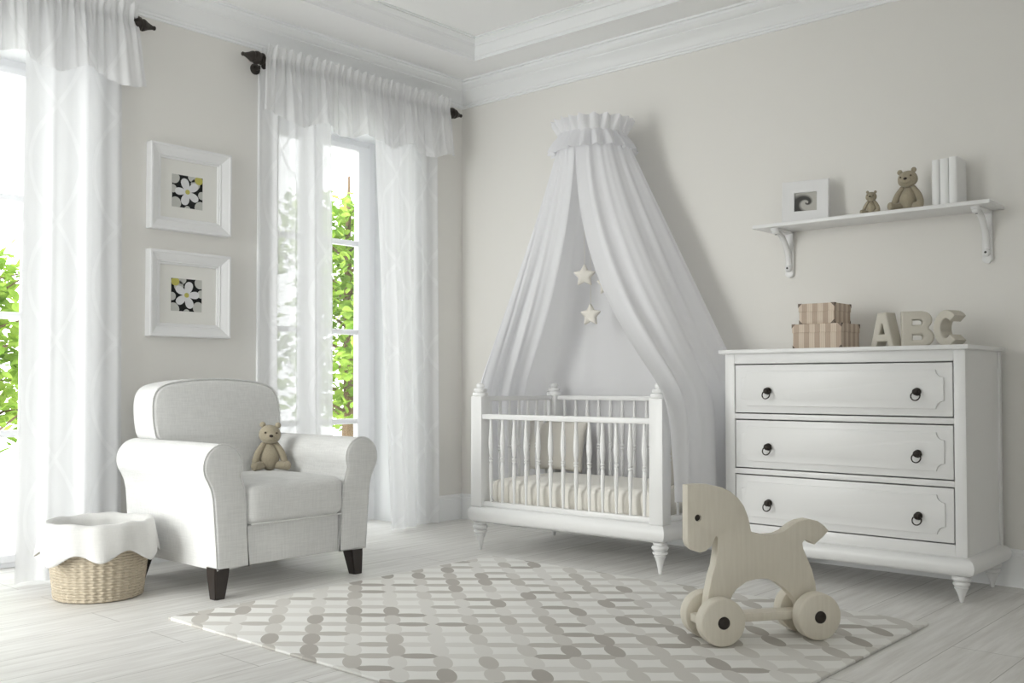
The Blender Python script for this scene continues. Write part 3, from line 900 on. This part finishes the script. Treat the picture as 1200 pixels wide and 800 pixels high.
V = grid(bm, rows, close_u=True); bm.faces.new(V[0]); bm.faces.new(V[-1]); bmesh.ops.remove_doubles(bm, verts=bm.verts, dist=1e-5)
obj('fitted_sheet', bm, SHEET, mt, ang=70)

def pillow(label, w, h, d, M):
    bm = B(); n = 26; P = {}
    for sd in (1, -1):
        rows = []
        for i in range(n+1):
            row = []
            for j in range(n+1):
                u, v = -1+2*i/n, -1+2*j/n
                prof = (max(0, 1-abs(u)**2.4)*max(0, 1-abs(v)**2.4))**.55
                x = u*(1-.07*(1-v*v))*w/2; z = v*(1-.07*(1-u*u))*h/2
                row.append((x, sd*d/2*prof, z))
            rows.append(row)
        grid(bm, rows)
    bmesh.ops.remove_doubles(bm, verts=bm.verts, dist=1e-4)
    o = obj('pillow', bm, PILLOW, ang=180); o.matrix_world = M; MW[o] = M
    return tag(o, label, 'pillow')
T = Matrix.Translation; Rx = lambda a: Matrix.Rotation(a, 4, 'X'); Rz = lambda a: Matrix.Rotation(a, 4, 'Z')
pillow('beige pillow leaning on the back spindles at the crib end near the window', .47, .335, .11, T((1.135, -.305, .600)) @ Rz(math.radians(4)) @ Rx(math.radians(-14)))
pillow('pale pillow standing at the crib end near the dresser', .40, .30, .10, T((2.215, -.50, .585)) @ Rz(math.radians(90)) @ Rx(math.radians(-10)))

# ------------------------------------------------------------------ canopy over the crib
RC = Vector((1.45, -.315, 0)); RN = .205
cn = thing('crib_canopy', 'white cloth canopy gathered under a ruffled crown and draped round the crib', 'canopy', (RC.x, RC.y, 2.545))
bm = B(); tube(bm, [(RC.x+.196*math.cos(a), RC.y+.196*math.sin(a), 2.545) for a in [2*PI*k/48 for k in range(48)]], .008, 8, closed=True)
tube(bm, [(RC.x, RC.y+.196, 2.545), (RC.x, -.03, 2.545), (RC.x, -.002, 2.545)], .008, 8)
obj('hoop', bm, WHITE, cn, world=True)
def ruffle(nm, zs, seed):
    rnd = random.Random(seed); bm = B(); rows = []; N = 420
    ph = [rnd.uniform(0, 6.28) for _ in range(4)]
    for z, r, a in zs:
        row = []
        for j in range(N):
            th = 2*PI*j/N
            ww = 21*th+ph[0]+.9*math.sin(3*th+ph[1])+.5*math.sin(7*th+ph[2])
            sw = math.sin(ww)+.25*math.sin(2*ww+1)
            rr = r+a*sw
            t2 = th+a*.8*math.cos(ww)
            row.append((RC.x+rr*math.cos(t2), RC.y+rr*math.sin(t2), z+.25*a*math.cos(ww)))
        rows.append(row)
    grid(bm, rows, close_u=True)
    o = obj(nm, bm, DRAPE, cn, world=True, ang=180)
ruffle('upper_ruffle', [(2.636, .246, .023), (2.61, .238, .020), (2.585, .226, .014), (2.562, .217, .006), (2.545, .212, .003), (2.535, .212, .003)], 1)
ruffle('lower_ruffle', [(2.553, .214, .003), (2.545, .217, .003), (2.53, .224, .007), (2.505, .238, .015), (2.475, .254, .021), (2.442, .266, .026)], 2)
# drape: columns from the hoop to the rail height and down to the hem, each with its own sag
KEY = [  # phi, shoulder xy at z=.93, sag exponent, hem xy, pleat amount
    (0, (.965, -.42), 1.75, (.985, -.43), .2),
    (28, (.945, -.56), 1.45, (.965, -.56), .7),
    (60, (.925, -.72), 1.12, (.955, -.70), .8),
    (85, (.905, -.80), 1.0, (.945, -.76), .6),
    (112, (.87, -.55), 1.0, (.92, -.55), .5),
    (140, (.90, -.12), 1.1, (.93, -.10), .4),
    (170, (1.25, -.065), 1.15, (1.25, -.065), .45),
    (200, (1.75, -.065), 1.15, (1.75, -.065), .45),
    (228, (2.20, -.065), 1.1, (2.22, -.065), .5),
    (252, (2.395, -.10), 1.0, (2.42, -.10), .8),
    (275, (2.435, -.33), 1.1, (2.45, -.33), 1),
    (305, (2.445, -.60), 1.4, (2.46, -.62), 1),
    (338, (2.44, -.86), 1.95, (2.45, -.88), 1),
    (360, (2.43, -.985), 2.3, (2.445, -.955), .2)]
def key_at(ph):
    for i in range(len(KEY)-1):
        if ph <= KEY[i+1][0]: break
    n = len(KEY); t = (ph-KEY[i][0])/(KEY[i+1][0]-KEY[i][0])
    def vec(k):
        k = KEY[max(0, min(n-1, k))]; return [k[1][0], k[1][1], k[2], k[3][0], k[3][1], k[4]]
    p0, p1, p2, p3 = vec(i-1), vec(i), vec(i+1), vec(i+2)
    out = []
    for a, b, c, d in zip(p0, p1, p2, p3):
        out.append(.5*((2*b)+(c-a)*t+(2*a-5*b+4*c-d)*t*t+(3*b-a-3*c+d)*t**3))
    return out
N, R = 520, 70; ZTOP, ZS, ZH = 2.545, .93, .39
cols = []
for j in range(N+1):
    ph = 360*j/N; sx, sy, ex, hx_, hy_, pa = key_at(ph)
    th = math.radians(-84-ph)
    col = []
    f1 = math.sin(math.radians(ph)*23+1.2*math.sin(math.radians(ph)*3)); f2 = math.sin(math.radians(ph)*11+2.1*math.sin(math.radians(ph)*2)+.8); f3 = math.sin(math.radians(ph)*41)
    for i in range(R+1):
        t = i/R
        z = ZTOP+(ZH-ZTOP)*t
        if z >= ZS:
            q = (ZTOP-z)/(ZTOP-ZS); w = q**ex
            x = (RC.x+RN*math.cos(th))*(1-w)+sx*w; y = (RC.y+RN*math.sin(th))*(1-w)+sy*w
        else:
            q2 = (ZS-z)/(ZS-ZH); e = q2*q2*(3-2*q2)
            x = sx*(1-e)+hx_*e; y = sy*(1-e)+hy_*e
        col.append(Vector((x, y, z)))
    cols.append((col, pa, f1, f2, f3, th))
# round off the bend at the rail
for col, *_ in cols:
    for it in range(14):
        for i in range(int(R*.55), R-1):
            col[i] = col[i].lerp((col[i-1]+col[i+1])/2, .5)
rows = []
for i in range(R+1):
    row = []
    for j in range(N+1):
        col, pa, f1, f2, f3, th = cols[j]
        a_, b_ = cols[max(0, j-2)][0][i], cols[min(N, j+2)][0][i]
        tg = b_-a_; n = Vector((tg.y, -tg.x, 0))
        n = n.normalized() if n.length > 1e-9 else Vector((0, 0, 0))
        q = i/R
        am = (.006+.030*q)*pa*(1-.25*q)
        p = col[i]+n*(-am)*(.75*f2+.45*f1*(1-.5*q)+.15*f3*(1-q))
        p.y = min(p.y, -.03)
        row.append(p)
    rows.append(row)
bm = B(); grid(bm, rows)
obj('drape', bm, DRAPE, cn, world=True, ang=180)

# hanging stars
def star(label, x, y, z, R, rz):
    t = thing('hanging_star', label, 'star ornament', (x, y, z), rz)
    n = 10; bm = B()
    out = []
    for k in range(n):
        r = R if k % 2 == 0 else R*.52
        a = PI/2+2*PI*k/n; out.append((r*math.cos(a), r*math.sin(a)))
    sm = []
    for k in range(n):
        p, q = Vector(out[k]), Vector(out[(k+1) % n]); pr = Vector(out[k-1])
        a = .22 if k % 2 == 0 else .12
        c0 = p.lerp(pr, a); c1 = p.lerp(q, a)
        for u in (0, .5, 1):
            v = (c0*(1-u)**2+p*2*u*(1-u)+c1*u*u); sm.append((v.x, v.y))
    rows = []
    for sc_, d in ((1, 0), (.96, .010), (.85, .017), (.6, .021), (.3, .023)):
        rows.append([(a*sc_, -d, b*sc_) for a, b in sm])
    V = grid(bm, rows, close_u=True); bm.faces.new(V[-1])
    V = grid(bm, [[(p[0], -p[1], p[2]) for p in r] for r in rows], close_u=True); bm.faces.new(V[-1])
    bmesh.ops.remove_doubles(bm, verts=bm.verts, dist=1e-5)
    obj('star_cushion', bm, STAR, t, ang=60)
    bm = B(); tube(bm, [(0, 0, R*.9), (0, 0, 2.545-z)], .0016, 6); obj('cord', bm, STAR, t)
star('cream stuffed star hanging highest inside the crib canopy', 1.412, -.35, 1.674, .079, math.radians(24))
star('cream stuffed star hanging lowest inside the crib canopy', 1.455, -.345, 1.425, .077, math.radians(10))
star('cream stuffed star half hidden by the canopy edge', 1.575, -.335, 1.612, .075, math.radians(20))

# ------------------------------------------------------------------ dresser
ds = thing('dresser', 'white three-drawer dresser with panelled fronts and dark ring pulls', 'dresser', (3.135, -.31, 0))
def dobj(name, bm, par=None, m=WHITE, ang=30): return obj(name, bm, m, par or ds, world=True, ang=ang)
DX0, DX1, DF = 2.522, 3.75, -.57
DZ = [(.262, .524), (.552, .812), (.840, 1.102)]
bm = B(); box(bm, 2.497, 3.772, -.60, -.022, 1.156, 1.177, .003, 2); dobj('top', bm)
bm = B()
box(bm, DX0+.002, DX0+.02, DF+.02, -.05, .2, 1.156); box(bm, DX1-.02, DX1-.002, DF+.02, -.06, .2, 1.156); box(bm, DX0, DX1, -.06, -.05, .2, 1.156)
box(bm, DX0+.02, DX1-.02, DF+.1, -.06, .2, .215)
box(bm, DX0, 2.578, DF, DF+.03, .2, 1.156, .002); box(bm, 3.698, DX1, DF, DF+.03, .2, 1.156, .002)
for z0, z1 in ((.2, .262), (.524, .552), (.812, .840), (1.102, 1.156)): box(bm, 2.578, 3.698, DF, DF+.03, z0, z1, .002)
box(bm, DX1-.004, DX1+.006, -.075, -.035, .2, 1.156, .003)
box(bm, DX0-.006, DX0+.004, -.075, -.035, .2, 1.156, .003)
dobj('carcass', bm)
bm = B()
pf = [(-.10, .208), (.0, .208), (.014, .204), (.028, .195), (.037, .182), (.040, .167), (.037, .150), (.028, .135), (.014, .125), (-.01, .121), (-.10, .121)]
V = sweep_rect(bm, pf, DX0, DX1, DF, -.06); bm.faces.new(V[0]); bm.faces.new(V[-1]); dobj('base_moulding', bm)
fp = [(0, 0), (.007, .001), (.009, .006), (.013, .025), (.021, .048), (.031, .066), (.033, .07), (.027, .073), (.027, .076), (.036, .08), (.038, .086), (.036, .092), (.028, .095), (.028, .098), (.039, .102), (.043, .109), (.041, .116), (.036, .123)]
for x in (2.556, 3.716):
    for y in (-.55, -.085):
        bm = B(); lathe(bm, fp, T((x, y, 0)), 24); dobj('foot', bm)
for z0, z1 in DZ:
    bm = B(); g = .006
    box(bm, 2.578+g, 3.698-g, DF+.001, DF+.022, z0+g, z1-g, .0015); dr = dobj('drawer', bm)
    px0, px1, pz0, pz1 = 2.618, 3.656, z0+.041, z1-.039; r = .036
    out = []
    for cx, cz, a0 in ((px1, pz0, 180), (px1, pz1, 270), (px0, pz1, 0), (px0, pz0, 90)):
        pts = arc(cx, cz, r, a0, a0-90, 8) if False else arc(cx, cz, r, a0, a0-90, 8)
        out.append(pts)
    poly = []
    # concave notches: walk anticlockwise
    poly += [(px0+r, pz0), (px1-r, pz0)]
    poly += arc(px1, pz0, r, 180, 90, 8)[1:-1]
    poly += [(px1, pz0+r), (px1, pz1-r)]
    poly += arc(px1, pz1, r, 270, 180, 8)[1:-1]
    poly += [(px1-r, pz1), (px0+r, pz1)]
    poly += arc(px0, pz1, r, 0, -90, 8)[1:-1]
    poly += [(px0, pz1-r), (px0, pz0+r)]
    poly += arc(px0, pz0, r, 90, 0, 8)[1:-1]
    bm = B(); prism(bm, poly, 'y', DF+.001, DF-.009, .003, 2); dobj('raised_panel', bm, dr)
    zc = (z0+z1)/2-.011
    for x in (2.777, 3.537):
        bm = B()
        lathe(bm, [(.017, 0), (.019, .002), (.019, .005), (.013, .008), (.009, .012), (.009, .016), (.014, .020), (.016, .025), (.013, .031), (.006, .034), (0, .0345)],
              T((x, DF-.009, zc)) @ Matrix.Rotation(PI/2, 4, 'X'), 20)
        tube(bm, [(x+.021*math.sin(a), DF-.029-.006*(1-math.cos(a)), zc-.019+.021*math.cos(a)) for a in [2*PI*k/28 for k in range(28)]], .0031, 8, closed=True)
        o = dobj('ring_pull', bm, dr, BRONZE, 50); o['label'] = 'dark bronze ring pull'

# striped keepsake boxes
def keepsake(label, x0, x1, y0, y1, z0, z1, lid):
    t = thing('keepsake_box', label, 'box', ((x0+x1)/2, (y0+y1)/2, z0))
    bm = B(); box(bm, x0+.003, x1-.003, y0+.003, y1-.003, z0, z1-lid+.004, .002); obj('box_body', bm, STRIPE, t, world=True, ang=0)
    bm = B(); box(bm, x0, x1, y0, y1, z1-lid, z1, .002); l = obj('lid', bm, STRIPE, t, world=True, ang=0)
    e = .0012; s = .022
    for x, sx in ((x0, 1), (x1, -1)):
        for y, sy in ((y0, 1), (y1, -1)):
            for zz, sz, par in ((z1, -1, l), (z0, 1, t)):
                bm = B(); i_ = .003 if sz > 0 else 0
                X, Y = x+sx*i_-sx*e, y+sy*i_-sy*e; Zc = zz+(e if sz < 0 else 0)
                c = bm.verts.new((X, Y, Zc)); a = bm.verts.new((X+sx*s, Y, Zc)); b = bm.verts.new((X, Y+sy*s, Zc)); d = bm.verts.new((X, Y, Zc+sz*s))
                bm.faces.new((c, a, d)); bm.faces.new((c, b, d)); bm.faces.new((c, a, b)); bm.faces.new((a, b, d))
                obj('metal_corner', bm, CORNERM, par, world=True, ang=0)
keepsake('larger striped keepsake box, lower of the two on the dresser', 2.832, 3.102, -.415, -.18, 1.177, 1.309, .045)
keepsake('smaller striped keepsake box stacked on the larger one', 2.864, 3.062, -.405, -.195, 1.310, 1.416, .042)

# letters
def letter(ch, label, x, y, rz):
    H = .175; D = .042
    if ch == 'A':
        out = [(-.068, 0), (-.034, 0), (-.027, .03), (.027, .03), (.034, 0), (.068, 0), (.026, H), (-.026, H)]
        holes = [[(-.014, .068), (.014, .068), (.002, .118), (-.002, .118)]]
    elif ch == 'B':
        out = [(-.072, 0), (.035, 0)]+arc(.030, .048, .046, -75, 62, 8)+arc(.026, H-.044, .042, -52, 80, 8)+[(.02, H), (-.072, H)]
        holes = [[(-.022, .034), (.018, .034), (.026, .042), (.026, .052), (.018, .06), (-.022, .06)], [(-.022, .108), (.016, .108), (.023, .115), (.023, .125), (.016, .133), (-.022, .133)]]
    else:
        out = []; a0, a1 = 42, 318
        ro = [(.072*math.cos(math.radians(a)), H/2+.0875*math.sin(math.radians(a))) for a in range(a0, a1+1, 12)]
        ri = [(.030*math.cos(math.radians(a)), H/2+.047*math.sin(math.radians(a))) for a in range(a1, a0-1, -12)]
        out = ro+ri; holes = []
    bm = B(); prism(bm, out, 'y', -D, D, .011, 4, holes)
    o = obj('letter_block', bm, LETTER, ang=50); place(o, (x, y, 1.1775), rz); return tag(o, label, 'letter block')
letter('A', 'soft grey letter A standing on the dresser', 3.304, -.34, math.radians(-14))
letter('B', 'soft beige letter B standing on the dresser', 3.456, -.345, math.radians(24))
letter('C', 'soft grey letter C standing on the dresser', 3.618, -.34, math.radians(-22))

# ------------------------------------------------------------------ wall shelf
sh = thing('wall_shelf', 'white wall shelf on two curved brackets above the dresser', 'shelf', (3.145, 0, 1.886))
bm = B(); box(bm, 2.518, 3.772, -.25, 0, 1.866, 1.886, .003, 2); obj('board', bm, WHITE, sh, world=True)
def bracket(x):
    bm = B(); w = .014
    prism(bm, smooth_poly([(-.001, 1.866), (-.021, 1.866), (-.021, 1.66), (-.021, 1.625), (-.001, 1.625)], 1), 'x', x-.024, x+.024, .004, 2)
    lathe(bm, [(.024, 0), (.024, .021), (.020, .024)], T((x, -.0005, 1.626)) @ Matrix.Rotation(PI/2, 4, 'X'), 20)
    box(bm, x-.024, x+.024, -.19, -.001, 1.852, 1.8665, .003)
    lathe(bm, [(.024, 0), (.024, .014)], T((x, -.19, 1.852)), 20)
    # curved brace
    pts = []
    for k in range(17):
        a = k/16*PI/2
        pts.append((x, -.022-.155*(1-math.cos(a)), 1.652+.195*math.sin(a)))
    rows = []
    for k, p in enumerate(pts):
        t = k/16; hw = .019-.003*math.sin(PI*t)
        a = t*PI/2; nx = Vector((0, -math.cos(a)*.9, -math.sin(a)*.0)); tn = Vector((0, -.155*math.sin(a), .195*math.cos(a))).normalized(); nn = Vector((0, -tn.z, tn.y))
        row = []
        for q in range(12):
            u = 2*PI*q/12; row.append(Vector(p)+Vector((hw*math.cos(u), 0, 0))+nn*(.013*math.sin(u)))
        rows.append(row)
    V = grid(bm, rows, close_u=True); bm.faces.new(V[0]); bm.faces.new(V[-1])
    lathe(bm, [(.021, 0), (.023, .006), (.019, .016), (.010, .020), (0, .021)], T((x, -.182, 1.853)) @ Matrix.Rotation(PI, 4, 'X'), 20)
    lathe(bm, [(.019, 0), (.021, .01), (.017, .022), (.008, .026), (0, .0265)], T((x, -.02, 1.655)) @ Matrix.Rotation(PI/2, 4, 'X'), 20)
    b = obj('bracket', bm, WHITE, sh, world=True, ang=50)
    bm = B(); lathe(bm, [(.006, 0), (.006, .002), (0, .003)], T((x, -.0455, 1.655)) @ Matrix.Rotation(PI/2, 4, 'X'), 12); obj('screw', bm, SCREW, b, world=True)
    bm = B(); lathe(bm, [(.006, 0), (.006, .002), (0, .003)], T((x, -.182, 1.8325)) @ Matrix.Rotation(PI, 4, 'X'), 12)
    obj('screw', bm, SCREW, b, world=True)
bracket(2.628); bracket(3.692)

# things on the shelf
pfm = thing('photo_frame', 'white photo frame with grey shell spiral picture on the wall shelf', 'photo frame', (2.784, -.135, 1.8865), math.radians(13))
bm = B(); W, H = .254, .236; iw = .058
pr = [(0, 0), (0, -.020), (-.004, -.024), (-.064, -.017), (-.066, -.014), (-.066, -.004)]
sweep_rect(bm, pr, -W/2, W/2, 0, H, ax=lambda u, v, d: (u, d, v))
box(bm, -W/2+.004, W/2-.004, -.004, .0, .004, H-.004)
prism(bm, [(-.03, .02), (.03, .02), (.02, .16), (-.02, .16)], 'y', 0, .004)
lean = Matrix.Rotation(math.radians(-5), 4, 'X')
bm.transform(lean); obj('frame', bm, FRAMEM, pfm, ang=20)
bm = B(); box(bm, -.063, .063, -.0062, -.0042, .060, H-.062); bm.transform(lean); obj('print', bm, SWIRL, pfm, ang=0)
bm = B(); prism(bm, [(-.02, 0), (.02, 0), (.015, .15), (-.015, .15)], 'y', -.002, .002); bm.transform(T((0, .062, .001)) @ Matrix.Rotation(math.radians(16), 4, 'X')); obj('easel_strut', bm, FRAMEM, pfm)

def book(label, x0, x1, h, y0, y1):
    t = thing('book', label, 'book', ((x0+x1)/2, (y0+y1)/2, 1.8865))
    zb = 1.8865
    bm = B(); pts = [(x0, y1), (x0, y0+.012)]
    for k in range(7):
        a = PI+PI*k/6; pts.append(((x0+x1)/2+(x1-x0)/2*math.cos(a), y0+.008+.008*math.sin(a)))
    pts += [(x1, y0+.012), (x1, y1), (x1-.003, y1), (x1-.003, y0+.016), (x0+.003, y0+.016), (x0+.003, y1)]
    prism(bm, pts, 'z', zb, zb+h); obj('cover', bm, BOOKM, t, world=True, ang=50)
    bm = B(); box(bm, x0+.003, x1-.003, y0+.0162, y1-.004, zb+.003, zb+h-.003); obj('pages', bm, PAGES, t, world=True, ang=0)
book('white book on the shelf, standing next to the large bear', 3.478, 3.514, .238, -.18, -.032)
book('white book on the shelf, middle of the three', 3.517, 3.558, .240, -.18, -.032)
book('white book on the shelf, tallest and farthest from the bear', 3.561, 3.600, .243, -.18, -.030)

# ------------------------------------------------------------------ toy horse
hd = Vector((-.571, -.821, 0)); hang = math.atan2(hd.y, hd.x)
th_ = thing('toy_horse', 'cream wooden toy horse on four wheels standing on the rug', 'toy horse', (3.343, -1.789, .013), hang)
HP = [(0.3, 0.612), (0.252, 0.614), (0.206, 0.612), (0.159, 0.601), (0.122, 0.584), (0.09, 0.558), (0.066, 0.527), (0.048, 0.483), (0.036, 0.428), (0.020, 0.421), (-0.028, 0.411), (-0.076, 0.414), (-0.104, 0.424), (-0.143, 0.451), (-0.172, 0.463), (-0.211, 0.468), (-0.25, 0.459), (-0.28, 0.438), (-0.297, 0.42), (-0.274, 0.397), (-0.235, 0.368), (-0.211, 0.383), (-0.193, 0.388), (-0.183, 0.376), (-0.186, 0.354), (-0.205, 0.314), (-0.224, 0.269), (-0.238, 0.216), (-0.243, 0.164), (-0.239, 0.105), (-0.172, 0.105), (-0.16, 0.142), (-0.136, 0.173), (-0.103, 0.205), (-0.065, 0.231), (-0.026, 0.244), (0.016, 0.245), (0.059, 0.235), (0.097, 0.211), (0.115, 0.19), (0.125, 0.169), (0.134, 0.105), (0.228, 0.105), (0.22, 0.174), (0.213, 0.212), (0.201, 0.263), (0.187, 0.304), (0.18, 0.347), (0.177, 0.389), (0.176, 0.409), (0.181, 0.415), (0.187, 0.410), (0.193, 0.398), (0.203, 0.377), (0.226, 0.361), (0.249, 0.355), (0.276, 0.363), (0.295, 0.381), (0.301, 0.402)]
HP = [(a, b-.013) for a, b in HP]
eye_c = (.257, .474)
bm = B(); prism(bm, HP, 'y', -.026, .026, .003, 2, [arc(eye_c[0], eye_c[1], .013, 0, 342, 19)])
obj('body', bm, HORSE, th_, ang=40)
bm = B(); lathe(bm, [(.0132, -.012), (.0132, .012)], T((eye_c[0], 0, eye_c[1])) @ Matrix.Rotation(PI/2, 4, 'X'), 16); obj('eye', bm, BRONZE, th_, ang=40)
bm = B(); box(bm, -.265, .265, -.036, .036, .072, .104, .004, 2); obj('base_board', bm, HORSE, th_)
for hx in (.19, -.212):
    bm = B(); tube(bm, [(hx, -.10, .09), (hx, .10, .09)], .007, 10); obj('axle', bm, BRONZE, th_)
    for s in (-1, 1):
        bm = B(); W0, W1 = .043, .103
        lathe(bm, [(0, W0), (.083, W0), (.088, W0+.002), (.09, W0+.006), (.09, W1-.008), (.0885, W1-.003), (.084, W1), (0, W1)], T((hx, 0, .09)) @ Matrix.Rotation(-s*PI/2, 4, 'X'), 48)
        wl = obj('wheel', bm, HORSE, th_, ang=40)
        bm = B(); lathe(bm, [(.024, 0), (.0235, .003), (.019, .008), (.010, .0115), (0, .0125)], T((hx, s*W1, .09)) @ Matrix.Rotation(-s*PI/2, 4, 'X'), 24); o = obj('hub_cap', bm, BRONZE, wl, ang=60)
        o['label'] = 'dark domed hub cap'

# ------------------------------------------------------------------ rug
bm = B(); box(bm, 1.305, 3.755, -3.12, -1.09, .0005, .0125, .005, 3)
rg = obj('area_rug', bm, RUGM, ang=40); settle(rg, (2.53, -2.105, 0))
tag(rg, 'off-white rug with linked grey ovals lying on the plank floor', 'rug')

# ------------------------------------------------------------------ light
wd = bpy.data.worlds.new('sky'); SC.world = wd; wd.use_nodes = True
wn = wd.node_tree; wn.nodes['Background'].inputs[0].default_value = (.965, .982, 1.0, 1); wn.nodes['Background'].inputs[1].default_value = 1.0
wn.nodes['Background'].inputs[1].default_value = 3.8
sl = bpy.data.lights.new('sun', 'SUN'); sl.energy = 3.1; sl.angle = math.radians(46); sl.color = (1, .98, .95)
so = bpy.data.objects.new('sun', sl); COL.objects.link(so)
sd = Vector((.12, .90, -.17)).normalized(); so.rotation_euler = sd.to_track_quat('-Z', 'Y').to_euler(); so.location = (-6, -4, 4)
for nm, loc, rot, sx, sy in (('window_portal', (-.62, (OP[0][0]+OP[0][1])/2, 1.39), (0, -PI/2, 0), 2.8, 1.25), ('window_portal', (-.62, (OP[1][0]+OP[1][1])/2, 1.39), (0, -PI/2, 0), 2.8, 1.25),
                             ('window_portal', (xm, BY-.25, 1.43), (PI/2, 0, 0), 1.4, 2.9),
                             ('window_portal', (RX+.25, (WR[0]+WR[1])/2, (WR[2]+WR[3])/2), (0, PI/2, 0), 2.05, 1.75)):
    l = bpy.data.lights.new(nm, 'AREA'); l.shape = 'RECTANGLE'; l.size = sx; l.size_y = sy; l.cycles.is_portal = True
    o = bpy.data.objects.new(nm, l); COL.objects.link(o); o.location = loc; o.rotation_euler = rot

# ------------------------------------------------------------------ camera
f, yaw, pit, cy = 1177.3, .7221561, .0278078, 416.17
cd = bpy.data.cameras.new('camera'); cam = bpy.data.objects.new('camera', cd); COL.objects.link(cam)
cd.sensor_width = 36; cd.lens = 36*f/1200; cd.shift_y = (cy-400)/1200; cd.clip_start = .05
cam.location = (5.225, -5.367, 1.0); cam.rotation_euler = (PI/2+pit, 0, yaw)
SC.camera = cam
SC.view_settings.view_transform = 'Standard'; SC.view_settings.look = 'None'; SC.view_settings.gamma = 1
SC.view_settings.use_curve_mapping = False
SC.view_settings.exposure = .33
SC.cycles.use_denoising = True
SC.cycles.max_bounces = 14; SC.cycles.diffuse_bounces = 8; SC.cycles.transparent_max_bounces = 24
SC.cycles.sample_clamp_indirect = 8
